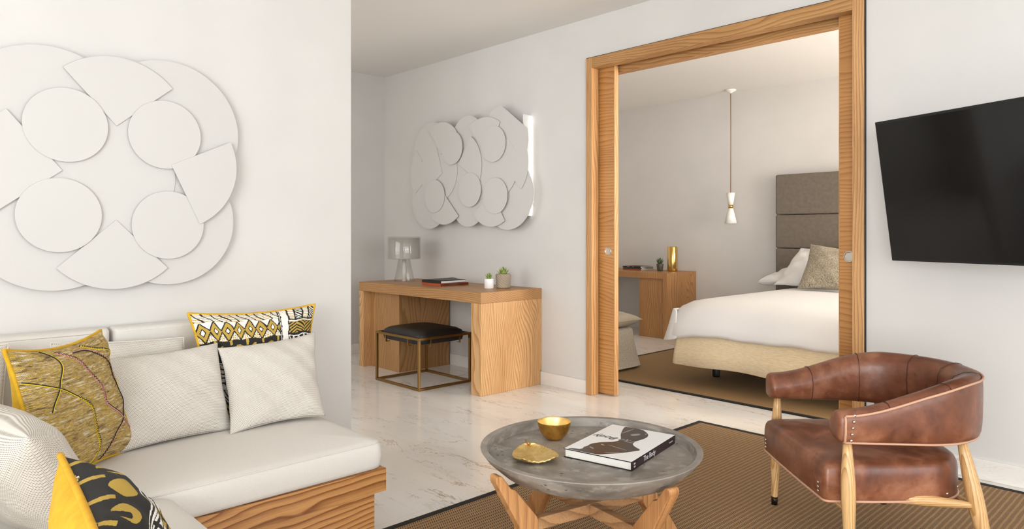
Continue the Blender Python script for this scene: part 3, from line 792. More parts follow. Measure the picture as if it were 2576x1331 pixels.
def bed():
    t = thing('bed', (-2.15, 5.9, 0), 'double bed with white duvet, beige skirt and tall taupe headboard in the bedroom', 'bed')
    x0, x1, y0, y1 = -3.11, -1.15, 4.70, 6.98
    # headboard of stacked upholstered panels
    hx0, hx1 = -3.41, -0.85
    zs = [0.02, .67, 1.028, 1.378, 1.80]
    for a, b in zip(zs[:-1], zs[1:]):
        MB().box(hx0, hx1, 7.06, 7.185, a + .002, b - .002).build('headboard_panel', 'taupe_velvet', t, bevel=.018, segs=4)
    def loop(ix, zf, wav=0.0, r=0.12, n=28):
        # rounded rectangle inset by ix; zf(x,y)->z
        a0, a1, b0, b1 = x0 + ix, x1 - ix, y0 + ix, y1
        pts = []
        r = max(.02, r)
        def arc(cx, cy, s):
            for i in range(9):
                th = s + (PI / 2) * i / 8; pts.append((cx + r * math.cos(th), cy + r * math.sin(th)))
        arc(a0 + r, b0 + r, PI)
        for i in range(1, 40): f = i / 40; pts.append((a0 + r + (a1 - a0 - 2 * r) * f, b0))
        arc(a1 - r, b0 + r, 1.5 * PI)
        for i in range(1, 30): f = i / 30; pts.append((a1, b0 + r + (b1 - b0 - r - .02) * f))
        pts.append((a1, b1)); pts.append((a0, b1))
        for i in range(1, 30): f = i / 30; pts.append((a0, b1 - .02 - (b1 - b0 - r - .02) * f))
        out = []
        for k, (x, y) in enumerate(pts):
            w = wav * math.sin(k * .55) + wav * .7 * math.sin(k * .23 + 1)
            out.append((x + (-w if x < a0 + .2 else 0), y + (-w if y < b0 + .2 else 0), zf(x, y)))
        return out
    m = MB(); rs = []
    for ix, z, w in ((.01, .16, .009), (.0, .165, .009), (.006, .28, .006), (.012, .40, .002), (.03, .47, 0)):
        rs.append(loop(ix, lambda x, y, z=z: z + (.006 * math.sin(x * 9) if z < .2 else 0), w, .05))
    m.rings(rs, True, False, True); m.build('bed_skirt', 'skirt', t, smooth=True)
    def hem(x, y):
        d = math.hypot(max(0, x - (x0 + .0)), max(0, y - y0)); c = math.exp(-((x - x0) ** 2 + (y - y0) ** 2) / .03)
        side = -.10 if x < x0 + .02 and y > y0 + .15 else 0
        return .400 - .035 * c + .004 * math.sin(x * 11) + .003 * math.sin(x * 23) + side
    m = MB(); rs = []
    rs.append(loop(-.02, lambda x, y: hem(x, y) + .012, .004, .14))
    rs.append(loop(-.045, lambda x, y: hem(x, y), .004, .15))
    rs.append(loop(-.065, lambda x, y: hem(x, y) + .03, .004, .17))
    rs.append(loop(-.065, lambda x, y: .48, .003, .19))
    rs.append(loop(-.045, lambda x, y: .55, .002, .21))
    rs.append(loop(-.01, lambda x, y: .605, .001, .23))
    rs.append(loop(.05, lambda x, y: .642, 0, .22))
    rs.append(loop(.14, lambda x, y: .662, 0, .2))
    rs.append(loop(.30, lambda x, y: .668, 0, .18))
    rs.append(loop(.55, lambda x, y: .670, 0, .15))
    m.rings(rs, True, False, True); m.build('duvet', 'bedding', t, smooth=True)
    # corner flap of the duvet at the near left corner
    m = MB(); rs = []
    for k in range(9):
        f = k / 8; z = .595 - .235 * f; o = -.055 + .165 * f ** .8
        rs.append([(x0 - .02 - o * .75, y0 + .22, z), (x0 - .025 - o, y0 + .10 + .008 * math.sin(2 * k), z - .025 * f), (x0 - .02 - o * .80, y0 + .02, z - .03 * f), (x0 - .0 - o * .3, y0 - .045, z - .015 * f), (x0 + .07, y0 - .052, z)])
    m.rings(rs, False, False, False); o = m.build('duvet_corner', 'bedding', t, smooth=True, sub=2)
    sm = o.modifiers.new('s', 'SOLIDIFY'); sm.thickness = .008
    for sx in (x0 + .12, x1 - .12):
        for sy in (y0 + .45, y1 - .4):
            MB().lathe([(.028, .0105), (.030, .02), (.034, .2)], (sx, sy, 0), 20).build('leg', 'cover_black', t, smooth=True)
    B('bed_base', 'taupe_velvet', x0 + .05, x1 - .05, y0 + .06, y1, .21, .40, t, .01)
bed()
zb = .672
soft('bed_pillow', Pillow((-3.36, 6.58, zb + .02), (-2.70, 6.50, zb + .085), (-2.68, 6.98, zb + .17), (-3.30, 7.0, zb + .12), .12, (0, 0, 1), .02, 3, ex=.5, pw=4, wr=.008), 'bedding',
     'white pillow lying flat on the left edge of the bed behind the upright one', 'pillow', pipe='bedding', pr=.002, group='white pillows on the bed')
soft('bed_pillow', Pillow((-3.12, 6.44, zb + .02), (-2.45, 6.42, zb + .02), (-2.42, 6.80, 1.03), (-3.04, 6.84, 1.035), .17, (0, -1, .3), .05, 5, wr=.008), 'bedding',
     'white pillow propped upright against the headboard left of the tweed cushion', 'pillow', pipe='bedding', pr=.002, group='white pillows on the bed')
soft('bed_pillow', Pillow((-2.62, 6.74, zb + .02), (-1.98, 6.74, zb + .02), (-1.98, 7.0, 1.045), (-2.70, 7.0, 1.055), .12, (0, -1, .3), .03, 6), 'bedding',
     'white pillow standing behind the tweed cushion against the headboard', 'pillow', pipe='bedding', pr=.002, group='white pillows on the bed')
soft('cushion', Pillow((-2.79, 6.20, zb + .012), (-2.25, 6.18, zb + .012), (-2.26, 6.47, 1.03), (-2.80, 6.50, 1.085), .15, (0, -1, .3), .09, 8), 'bed_tweed',
     'brown and cream tweed cushion in front of the white bed pillows')

# slipcovered stool in bedroom
def ottoman():
    x0, x1, y0, y1 = -4.25, -3.70, 4.50, 5.015
    t = thing('ottoman', ((x0 + x1) / 2, (y0 + y1) / 2, 0.010), 'square stool with loose grey-beige linen cover just inside the bedroom doorway', 'stool')
    rs = []; n = 56
    for f, z in ((.055, .030), (.05, .032), (.03, .12), (.012, .24), (.003, .32), (0, .345), (-.02, .362), (-.08, .366)):
        lp = []
        for i in range(n):
            a = 2 * PI * i / n; e = .22
            cx, cy = (x0 + x1) / 2, (y0 + y1) / 2
            w = .006 * math.sin(i * 1.6) * (1 if z < .2 else 0)
            x = math.copysign(abs(math.cos(a)) ** e, math.cos(a)); y = math.copysign(abs(math.sin(a)) ** e, math.sin(a))
            lp.append((cx + x * ((x1 - x0) / 2 + f + w), cy + y * ((y1 - y0) / 2 + f + w), z))
        rs.append(lp)
    MB().rings(rs).build('slipcover', 'ottoman', t, smooth=True)
    for sx in (x0 + .06, x1 - .06):
        for sy in (y0 + .06, y1 - .06):
            MB().lathe([(.016, .0105), (.02, .0296)], (sx, sy, 0), 12).build('foot', 'cover_black', t)
ottoman()
soft('cushion', Pillow((-4.27, 4.50, .430), (-3.645, 4.50, .430), (-3.645, 5.04, .430), (-4.27, 5.04, .430), .135, (0, 0, 1), .03, 11, wr=.003, ex=.42, pw=4), 'ottoman_cush',
     'taupe linen cushion with piped edge lying on the slipcovered stool', pipe='ottoman_cush', pr=.004)

# ------------------------------------------------------------------ television
def tv():
    w = Vector((.927, -.375, 0)).normalized()
    top = Vector((-1.247, 3.623, 1.722)); bot = Vector((-1.2035, 3.730, 1.047))
    e = (bot - top); e = (e - w * e.dot(w)); hgt = e.length; e.normalize()
    nrm = e.cross(w).normalized()
    if nrm.y > 0: nrm = -nrm
    W = hgt * 1.76
    c = top + w * (W / 2) + e * (hgt / 2)
    t = thing('television', tuple(Vector((c.x, c.y, c.z))), 'large black flat-screen television tilted out from the right wall', 'television')
    MB().obox(c - nrm * .016, w, e, nrm, W / 2, hgt / 2, .016).build('housing', 'tv_body', t, bevel=.003)
    MB().obox(c + nrm * .0012, w, e, nrm, W / 2 - .008, hgt / 2 - .012, .001).build('screen', 'tv_screen', t)
    q = c - nrm * .033
    MB().obox(q - nrm * .02, w, e, nrm, .2, .14, .019).build('mount_plate', 'tv_body', t, bevel=.002)
    m = MB(); a = q - nrm * .04; b = Vector((a.x + .02, YM - .02, a.z))
    m.tube([a, b], .02, 12); m.obox(b, (1, 0, 0), (0, 0, 1), (0, 1, 0), .10, .12, .0195)
    m.build('mount_arm', 'tv_body', t, bevel=.001)
tv()

# ------------------------------------------------------------------ coffee table
RZ = YAW
TC = Vector((-1.627, 1.934, 0.0)); TZ = .42
def coffee_table():
    t = thing('coffee_table', tuple(TC), 'round coffee table with a grey concrete tray top on crossed wooden legs', 'table', RZ)
    m = MB(); prof = [(.001, -.118), (.16, -.116), (.255, -.103), (.325, -.073), (.375, -.030), (.394, -.004), (.395, -.001), (.393, .0), (.373, .0), (.371, -.002), (.363, -.030), (.358, -.034), (.001, -.034)]
    m.lathe([(r, z) for r, z in prof], (0, 0, 0), 128, True, True)
    o = m.build('tray_top', 'concrete', None, smooth=False, loc=(0, 0, 0))
    o.parent = t; o.location = (0, 0, TZ); MATS[o.name] = MATS[t.name] @ Matrix.Translation((0, 0, TZ))
    me = o.data; me.polygons.foreach_set('use_smooth', [True] * len(me.polygons))
    b = o.modifiers.new('bevel', 'BEVEL'); b.width = .002; b.segments = 2; b.limit_method = 'ANGLE'; b.angle_limit = .7
    o.modifiers.new('wn', 'WEIGHTED_NORMAL')
    # legs: direction angles in table frame
    a0 = math.atan2(-.55, -.84)
    for k in range(4):
        a = a0 + k * PI / 2
        # outline in (r, z): bent leg, thick at the knee
        out = [(.410, .366), (.410, .382), (.402, .388), (.386, .384), (.352, .338), (.336, .332), (.247, .224), (.243, .212), (.243, .168), (.249, .156), (.352, .0108),
               (.436, .0108), (.318, .176), (.314, .188), (.318, .200)]
        hw = .022; m = MB(); u = Vector((math.cos(a), math.sin(a), 0)); v = Vector((-math.sin(a), math.cos(a), 0))
        poly = [u * r + Vector((0, 0, z)) - v * hw for r, z in out]
        m.prism(poly, v * (2 * hw))
        # local mesh rotated so the wood grain follows the leg
        q = m.build('leg', 'teak', t, world=False, bevel=.004)
    for k in range(2):
        a = a0 + k * PI / 2; u = Vector((math.cos(a), math.sin(a), 0)); v = Vector((-math.sin(a), math.cos(a), 0))
        m = MB()
        zc = .194
        for s in ((-1, 1) if k == 0 else (-1, 1)):
            i0 = 0.0 if k == 0 else .0185
            m.obox(u * (s * (.2425 + i0) / 2) + Vector((0, 0, zc)), u, v, (0, 0, 1), (.2425 - i0) / 2, .018, .021)
        # cross bars modelled along local x for the grain
        q = m.build('cross_bar', 'teak_bar', t, world=False, bevel=.003)
coffee_table()
FZ = TZ - .034 + .0003
# bowl
c = on_z(1394, 1105, FZ); c = Vector((c.x, c.y, FZ))
t = thing('bowl', tuple(c), 'small round gold bowl standing on the concrete coffee table', 'bowl')
MB().lathe([(.018, 0), (.026, .001), (.043, .014), (.056, .034), (.0635, .060), (.0650, .070)], tuple(c), 64, True, False).build('outside', 'gold_out', t, smooth=True)
MB().lathe([(.0650, .070), (.0640, .0705), (.0625, .068), (.0605, .058), (.053, .033), (.040, .014), (.022, .0045), (.001, .004)], tuple(c), 64, False, True).build('inside', 'gold_in', t, smooth=True)
# leaf dish
def leaf_dish():
    c = on_z(1342, 1150, FZ); a = RZ + 2.05
    t = thing('leaf_dish', (c.x, c.y, FZ), 'gold dish in the shape of a veined leaf on the coffee table', 'dish', RZ + .16)
    m = MB(); NU, NV = 61, 49; Ln = .185; W = .079
    def pt(i, j, top):
        f = i / (NU - 1); g = 2 * j / (NV - 1) - 1
        w = W * (math.sin(PI * min(1, (f * .93 + .07)) ** .74) ** .5) * (1.0 if f < .97 else .93)
        w = max(w, .002)
        ser = 1 + .04 * (((i * 1.0) % 3) / 3) * (abs(g) ** 10)
        x = g * w * ser; y = (f - .5) * Ln - .012 * g * g * (1 - f)
        r2 = g * g
        z = .006 + .016 * (abs(g) ** 2.2) * (1 - .4 * f) + .009 * (abs(2 * f - 1) ** 3)
        vein = .0026 * math.sin((f - .22 * abs(g)) * 2 * PI * 15) * min(1, abs(g) * 4) * (1 - .62 * abs(g))
        z += vein - .0018 * math.exp(-(g / .05) ** 2)
        return (x, y, z if top else z - .0035 - .003 * (1 - r2))
    for top in (1, 0):
        for j in range(NV):
            for i in range(NU): m.v.append(pt(i, j, top))
    off = NU * NV
    for j in range(NV - 1):
        for i in range(NU - 1):
            q = (j * NU + i, j * NU + i + 1, (j + 1) * NU + i + 1, (j + 1) * NU + i)
            m.f.append(q); m.f.append(tuple(off + z for z in q[::-1]))
    for i in range(NU - 1):
        m.f.append((i, off + i, off + i + 1, i + 1)); k = (NV - 1) * NU; m.f.append((k + i, k + i + 1, off + k + i + 1, off + k + i))
    for j in range(NV - 1):
        m.f.append((j * NU, (j + 1) * NU, off + (j + 1) * NU, off + j * NU)); k = NU - 1
        m.f.append((j * NU + k, off + j * NU + k, off + (j + 1) * NU + k, (j + 1) * NU + k))
    m.mi = [0] * len(m.f)
    m.build('leaf', 'gold_leaf', t, world=False, smooth=True)
    MB().tube([(0, Ln / 2 - .004, .020), (-.002, Ln / 2 + .010, .024), (-.008, Ln / 2 + .020, .027)], [.0022, .002, .0026], 8).build('stem', 'gold_out', t, world=False, smooth=True)
leaf_dish()
# coffee-table book "The Body"
def body_book():
    nb = Vector((-1.407, 1.885, 0)); lf = Vector((-1.664, 1.843, 0)); rt = Vector((-1.491, 2.296, 0))
    # spine runs from near corner nb to far right rt; fore-edge (lower) from nb to lf
    sx = (lf - nb).length; ay = (rt - nb)
    ang = math.atan2(ay.y, ay.x) - PI / 2
    d = .380; w = .262; h = .031
    X = Vector((math.cos(ang), math.sin(ang), 0)); Y = Vector((-math.sin(ang), math.cos(ang), 0))
    near = on_z(1589, 1186, FZ); near.z = 0
    c = near - X * (w / 2) + Y * (d / 2)
    t = book('book', (c.x, c.y, FZ), w, d, h, ang, 'large white art book titled The Body lying on the concrete coffee table', 'cover_black', spine='spine_plum', spine_side='+x', ct=.003)
    MB().box(-w / 2 + .0005, w / 2 - .0005, -d / 2 + .0015, d / 2 - .0005, h, h + .0004).build('dust_jacket', 'cover_white', t, world=False)
    top = FZ + h + .0005
    def W(x, y, z=0): return Vector((c.x, c.y, top + z)) + X * x + Y * y
    # dark figure printed on the cover (flat print, standing on the far edge)
    fig = [(.22, .995), (.49, .995), (.58, .94), (.67, .87), (.715, .79), (.715, .71), (.69, .64), (.665, .57), (.675, .50), (.72, .445), (.80, .40), (.875, .365), (.885, .335), (.85, .30), (.78, .22), (.70, .15), (.60, .08), (.52, .02), (.40, .006), (.05, .006), (.06, .03),
           (.12, .055), (.19, .06), (.215, .10), (.19, .14), (.215, .19), (.20, .25), (.23, .31), (.28, .36), (.35, .40), (.42, .44), (.455, .50), (.45, .56), (.41, .62), (.355, .69), (.31, .77), (.27, .85), (.235, .93)]
    for it in range(2):
        fig = [q for i in range(len(fig)) for q in ((fig[i][0] * .75 + fig[(i + 1) % len(fig)][0] * .25, fig[i][1] * .75 + fig[(i + 1) % len(fig)][1] * .25), (fig[i][0] * .25 + fig[(i + 1) % len(fig)][0] * .75, fig[i][1] * .25 + fig[(i + 1) % len(fig)][1] * .75))]
    fig = [((x - .5) * w, (y - .5) * d) for x, y in fig]
    MB().prism([W(x, y) for x, y in fig], (0, 0, .0002)).build('cover_picture', 'body_ink', t)
    for cx, cy, rx, ry, an in ((.36, .86, .003, .040, -.15), (.53, .78, .011, .022, -.5), (.64, .86, .0035, .008, .2), (.36, .30, .005, .010, 1.1), (.58, .30, .045, .0022, -.25), (.30, .16, .004, .014, 1.0), (.55, .56, .003, .016, .3), (.62, .14, .028, .0025, .5)):
        pl = []; cx = (cx - .5) * w; cy = (cy - .5) * d
        for i in range(20):
            a = 2 * PI * i / 20; x, y = rx * math.cos(a), ry * math.sin(a); pl.append(W(cx + x * math.cos(an) - y * math.sin(an), cy + x * math.sin(an) + y * math.cos(an), .0003))
        MB().prism(pl, (0, 0, .0001)).build('picture_highlight', 'body_hi', t)
    # title reads upside down from the viewpoint
    text_mesh('Body', .046, 'text_black', t, frame(W(-.070, .018, .0006), -X, -Y), shear=.35)
    text_mesh('The', .046, 'text_grey', t, frame(W(.021, .016, .0006), -X, -Y), shear=.35)
    def S(y, z): return Vector((c.x, c.y, FZ + z)) + X * (w / 2 + .0004) + Y * y
    text_mesh('The Body', .026, 'text_white', t, frame(S(-.045, h / 2), Y, (0, 0, 1)))
    marks(t, frame(S(.150, h / 2), Y, (0, 0, 1)), [(-.018, .018)], .005, 'text_white')
    marks(t, frame(S(-.168, h / 2 + .005), Y, (0, 0, 1)), [(-.005, .005)], .007, 'text_white'); marks(t, frame(S(-.168, h / 2 - .005), Y, (0, 0, 1)), [(-.005, .005)], .007, 'text_white')
body_book()

# ------------------------------------------------------------------ leather armchair (local x = towards its back, y = width)
def armchair():
    oc = Vector((R[0] * 1.35 + FW[0] * 2.68, R[1] * 1.35 + FW[1] * 2.68, .009))
    t = thing('armchair', tuple(oc), 'brown leather barrel armchair with wooden legs beside the doorway', 'armchair', RZ)
    dz = -.009
    rad = .305; cx = .04; xf = -.235
    # centre line
    path = []
    ns = 14
    for i in range(ns): path.append((xf + (cx - xf) * i / ns, -rad, 0.0, -1.0))
    na = 36
    for i in range(na + 1):
        a = -PI / 2 + PI * i / na; path.append((cx + rad * math.cos(a), rad * math.sin(a), math.cos(a), math.sin(a)))
    for i in range(1, ns + 1): path.append((cx + (xf - cx) * i / ns, rad, 0.0, 1.0))
    N = len(path)
    # arclength
    s = [0]
    for i in range(1, N): s.append(s[-1] + math.hypot(path[i][0] - path[i - 1][0], path[i][1] - path[i - 1][1]))
    Ls = s[-1]
    def topz(f):
        g = abs(2 * f - 1)      # 1 at front ends
        k = max(0.0, min(1.0, (1 - g) / .62)); k = k * k * (3 - 2 * k)
        return .585 + .098 * k + dz
    def botz(f):
        g = abs(2 * f - 1); return .478 - .02 * (1 - g) + dz
    def section(f, ex=0.0):
        zt, zb_ = topz(f), botz(f); g = abs(2 * f - 1); pad = .012 * (1 - g)
        h = zt - zb_
        return [(.030, zb_), (.040, zb_ + .006), (.044, zb_ + h * .35), (.045, zt - .035), (.042, zt - .018), (.030, zt - .004), (.010, zt), (-.014, zt - .004), (-.036 - pad, zt - .022),
                (-.048 - pad, zt - .05), (-.050 - pad, zb_ + h * .45), (-.046, zb_ + .02), (-.034, zb_ + .003), (0, zb_ - .002)]
    rs = []
    def ring(i, sc_=1.0, dx=0.0):
        x, y, nx, ny = path[i]; f = s[i] / Ls; sec = section(f)
        zc = sum(p[1] for p in sec) / len(sec)
        return [(x + nx * o * sc_ + dx, y + ny * o * sc_, zc + (z - zc) * sc_) for o, z in sec]
    rs.append(ring(0, .72, -.020)); rs.append(ring(0, .9, -.014)); rs.append(ring(0, .98, -.005))
    for i in range(N): rs.append(ring(i))
    rs.append(ring(N - 1, .98, -.005)); rs.append(ring(N - 1, .9, -.014)); rs.append(ring(N - 1, .72, -.020))
    m = MB(); m.rings(rs); back = m.build('backrest', 'leather', t, world=False, smooth=True, sub=1)
    def pt(f, k, off=0.0):
        # point on the section index k (float ok) at arclength fraction f
        q = f * Ls; i = 0
        while i < N - 2 and s[i + 1] < q: i += 1
        g = (q - s[i]) / max(1e-6, s[i + 1] - s[i])
        x, y, nx, ny = [path[i][z] * (1 - g) + path[i + 1][z] * g for z in range(4)]
        o, z = section(f)[k]
        c = Vector((0, section(f)[10][1])); ox = o + math.copysign(off, o) if k not in (5, 6, 7, 13, 0) else o
        zz = z + (off if k in (4, 5, 6, 7, 8) else (-off if k in (0, 13) else 0))
        return Vector((x + nx * ox, y + ny * ox, zz))
    K = 110
    m = MB()
    top = [pt(i / K, 4, .002) for i in range(K + 1)]; bot = [pt(i / K, 0, .001) for i in range(K + 1)]
    for lst in (top, bot): m.tube(lst, .0042, 8)
    m.tube([pt(.0, q, .002) + Vector((-.001, 0, 0)) for q in (4, 3, 2, 1, 0)], .0042, 8); m.tube([pt(1.0, q, .002) + Vector((-.001, 0, 0)) for q in (4, 3, 2, 1, 0)], .0042, 8)
    m.build('piping', 'piping_tan', back, world=False, smooth=True)
    MATS[back.name] = MATS[t.name]
    for f in (.10, .235, .38, .50, .62, .765, .90):
        m = MB(); m.tube([pt(f, q, .0008) for q in (4, 5, 6, 7, 8, 9, 10, 11, 12)], .0011, 6); m.build('seam', 'seam', back, world=False, smooth=True)
    for k in range(5):
        for f in (.016, .984):
            z =   .488 + .021 * k + dz; y = -(rad + .0445) if f < .5 else rad + .0445
            m = MB(); x = xf + .018 + .0030 * k
            sg = -1 if f < .5 else 1
            n = 14; rr = [[(x + r * math.cos(2 * PI * i / n), y + sg * h_, z + r * math.sin(2 * PI * i / n)) for i in range(n)] for r, h_ in ((.0052, 0), (.0052, .0012), (.004, .0034), (.0012, .0044))]
            m.rings(rr); m.build('nail_head', 'steel', back, world=False, smooth=True)
    # seat
    def outline(sc_, z, ins=0.0):
        pts = []
        x0, x1, yw = -.280 + ins, .262 - ins, .292 - ins
        yb = .20 - ins
        def arc(ax, ay, r, s0, e0, n):
            for i in range(n + 1):
                a = s0 + (e0 - s0) * i / n; pts.append((ax + r * math.cos(a), ay + r * math.sin(a)))
        rf = .02; rb = .19
        arc(x0 + rf, -yw + rf, rf, PI, 1.5 * PI, 6)
        for i in range(1, 9): pts.append((x0 + rf + (x1 - rb - x0 - rf) * i / 9, -yw - .006 * math.sin(PI * i / 9)))
        arc(x1 - rb, -yw + rb, rb, 1.5 * PI, 2 * PI, 12)
        for i in range(1, 6): pts.append((x1, (-yw + rb) + (2 * yw - 2 * rb) * i / 6))
        arc(x1 - rb, yw - rb, rb, 0, .5 * PI, 12)
        for i in range(1, 9): pts.append((x1 - rb - (x1 - rb - x0 - rf) * i / 9, yw + .006 * math.sin(PI * i / 9)))
        arc(x0 + rf, yw - rf, rf, .5 * PI, PI, 6)
        for i in range(1, 12): pts.append((x0 - .004 * math.sin(PI * i / 12), yw - rf - (2 * yw - 2 * rf) * i / 12))
        ccx = -.01
        return [((x - ccx) * sc_ + ccx, y * sc_, z + dz) for x, y in pts]
    prof = ((.955, .262), (.985, .262), (.998, .272), (1.004, .305), (1.0, .352), (.990, .372), (.968, .386), (.92, .396), (.80, .404), (.6, .411), (.35, .414), (.1, .415))
    m = MB(); m.rings([outline(a, b) for a, b in prof]); seat = m.build('seat', 'leather', t, world=False, smooth=True)
    MATS[seat.name] = MATS[t.name]
    m = MB(); m.tube(outline(1.0, .264), .0045, 8, True); m.build('piping', 'piping_tan', seat, world=False, smooth=True)
    for (x, y, z, nx, ny) in ((-.2835, -.250, .285, -1, 0), (-.2835, -.250, .300, -1, 0), (-.2835, -.250, .315, -1, 0), (-.2835, .250, .285, -1, 0), (-.2835, .250, .300, -1, 0), (-.2835, .250, .315, -1, 0),
                              (.150, -.2735, .283, .33, -.94), (.215, -.225, .290, .72, -.69), (.250, -.165, .300, .93, -.36)):
        nn = Vector((nx, ny, 0)); tt = Vector((-ny, nx, 0)); n = 14; m = MB()
        rr = [[Vector((x, y, z + dz)) + nn * h_ + tt * (r * math.cos(2 * PI * i / n)) + Vector((0, 0, r * math.sin(2 * PI * i / n))) for i in range(n)] for r, h_ in ((.0052, 0), (.0052, .0012), (.004, .0034), (.0012, .0044))]
        m.rings(rr); m.build('nail_head', 'steel', seat, world=False, smooth=True)
    # legs
    def leg(a, b, rads, ferr=True):
        a, b = Vector(a), Vector(b); n = len(rads) - 1
        o = MB().tube([a + (b - a) * (i / n) for i in range(n + 1)], rads, 20).build('leg', 'ash', t, world=False, smooth=True)
        if ferr:
            MATS[o.name] = MATS[t.name]
            MB().tube([b, b + (a - b) * .075], [rads[-1] + .0008, rads[-1] + .0018], 20).build('foot_cap', 'ferrule', o, world=False, smooth=True)
    fr = [.0135, .017, .021, .0235, .0235, .022, .020, .018, .0155, .0135, .012]
    for sg in (-1, 1):
        leg((-.212, sg * .312, .478 + dz), (-.215, sg * .338, .0015), fr)
        leg((.20, sg * .275, .468 + dz), (.262, sg * .350, .0015), [.014, .018, .022, .025, .0265, .026, .024, .021, .018, .0155, .0135])
        m = MB(); m.tube([(-.200 + (.235 + .200) * i / 10, sg * (.240 + .075 * i / 10), .280 - .024 * i / 10 + dz) for i in range(11)], [.010, .012, .015, .018, .0195, .02, .0195, .018, .015, .012, .010], 16)
        m.build('side_rail', 'ash_x', t, world=False, smooth=True)
    m = MB(); m.tube([(-.213, -.325 + .65 * i / 8, .245 + dz) for i in range(9)], [.010, .014, .017, .019, .019, .019, .017, .014, .010], 16); m.build('front_rail', 'ash_y', t, world=False, smooth=True)
    m = MB(); m.tube([(.225, -.31 + .62 * i / 8, .245 + dz) for i in range(9)], [.010, .014, .017, .019, .019, .019, .017, .014, .010], 16); m.build('back_rail', 'ash_y', t, world=False, smooth=True)
armchair()

# ------------------------------------------------------------------ sofa
def cushion_block(x0, x1, y0, y1, z0, z1, crown=.02, r=.035, n=6, crown_axis='z'):
    """soft box via superellipse rings"""
    m = MB(); cx, cy = (x0 + x1) / 2, (y0 + y1) / 2; hx, hy = (x1 - x0) / 2, (y1 - y0) / 2
    def loop(ins, z):
        pts = []; rr = max(.012, r - ins * .3); a0, a1, b0, b1 = x0 + ins, x1 - ins, y0 + ins, y1 - ins
        for ax, ay, s0 in ((a0 + rr, b0 + rr, PI), (a1 - rr, b0 + rr, 1.5 * PI), (a1 - rr, b1 - rr, 0), (a0 + rr, b1 - rr, .5 * PI)):
            for i in range(n + 1):
                a = s0 + (PI / 2) * i / n; pts.append((ax + rr * math.cos(a), ay + rr * math.sin(a), z))
        return pts
    h = z1 - z0; mi = min(hx, hy)
    st = [(.012, z0), (.003, z0 + .006), (0, z0 + .02), (-.004, z0 + h * .5), (0, z1 - .02), (.004, z1 - .008), (.012, z1)]
    for f, c in ((.06, .25), (.14, .5), (.3, .78), (.55, .95), (.9, 1.0)):
        st.append((.012 + f * mi * .95, z1 + crown * c))
    m.rings([loop(i, z) for i, z in st]); return m
def sofa():
    t = thing('sofa', (-2.7, .6, 0), 'L-shaped built-in sofa with off-white cushions on an oak platform along the left wall', 'sofa')
    ye = 1.481; xf = -2.252
    B('platform', 'sofa_oak', XL + .002, xf, -.6, ye, .204, .290, t, .002)
    B('plinth', 'sofa_oak', XL + .002, xf - .008, -.6, ye - .047, .0005, .2035, t, .002)
    B('platform', 'sofa_oak', xf + .001, -1.25, -.6, .70, .204, .290, t, .002)
    B('plinth', 'sofa_oak', xf, -1.30, -.55, .69, .0005, .2035, t, .002)
    c = cushion_block(-3.188, xf - .004, -.59, ye - .004, .2905, .392, .028, .04).build('seat_cushion', 'linen', t, smooth=True); MATS[c.name] = MATS[t.name]
    s = .0125
    MB().tube([(xf - .010, -.5, .3885), (xf - .010, ye - .05, .3885), (xf - .018, ye - .020, .3885), (xf - .05, ye - .012, .3885), (-3.15, ye - .012, .3885)], .0022, 6).build('welt', 'linen', c, smooth=True)
    c = cushion_block(xf + .002, -1.24, -.59, .705, .2905, .392, .030, .06).build('seat_cushion', 'linen', t, smooth=True); MATS[c.name] = MATS[t.name]
    for y0, y1 in ((-.58, .748), (.762, 1.45)):
        m = MB(); rs = []
        # back cushion: rounded slab; build as block on its side
        b = cushion_block(0, .40, y0, y1, 0, .112, .008, .014)
        vs = []
        for (a, y, d) in b.v: vs.append((XL + .004 + .022 * 0 + d, y, .405 + a))
        b.v = vs
        o = b.build('back_cushion', 'linen', t, smooth=True); MATS[o.name] = MATS[t.name]
        x = XL + .004 + .110
        MB().tube([(x + .001, y0 + .035, .790), (x + .001, y1 - .035, .790)], .0022, 6).build('welt', 'linen', o, smooth=True)
    o = cushion_block(xf, -1.3, -.60, -.48, .423, .80, .0, .03).build('back_cushion', 'linen', t, smooth=True)
sofa()

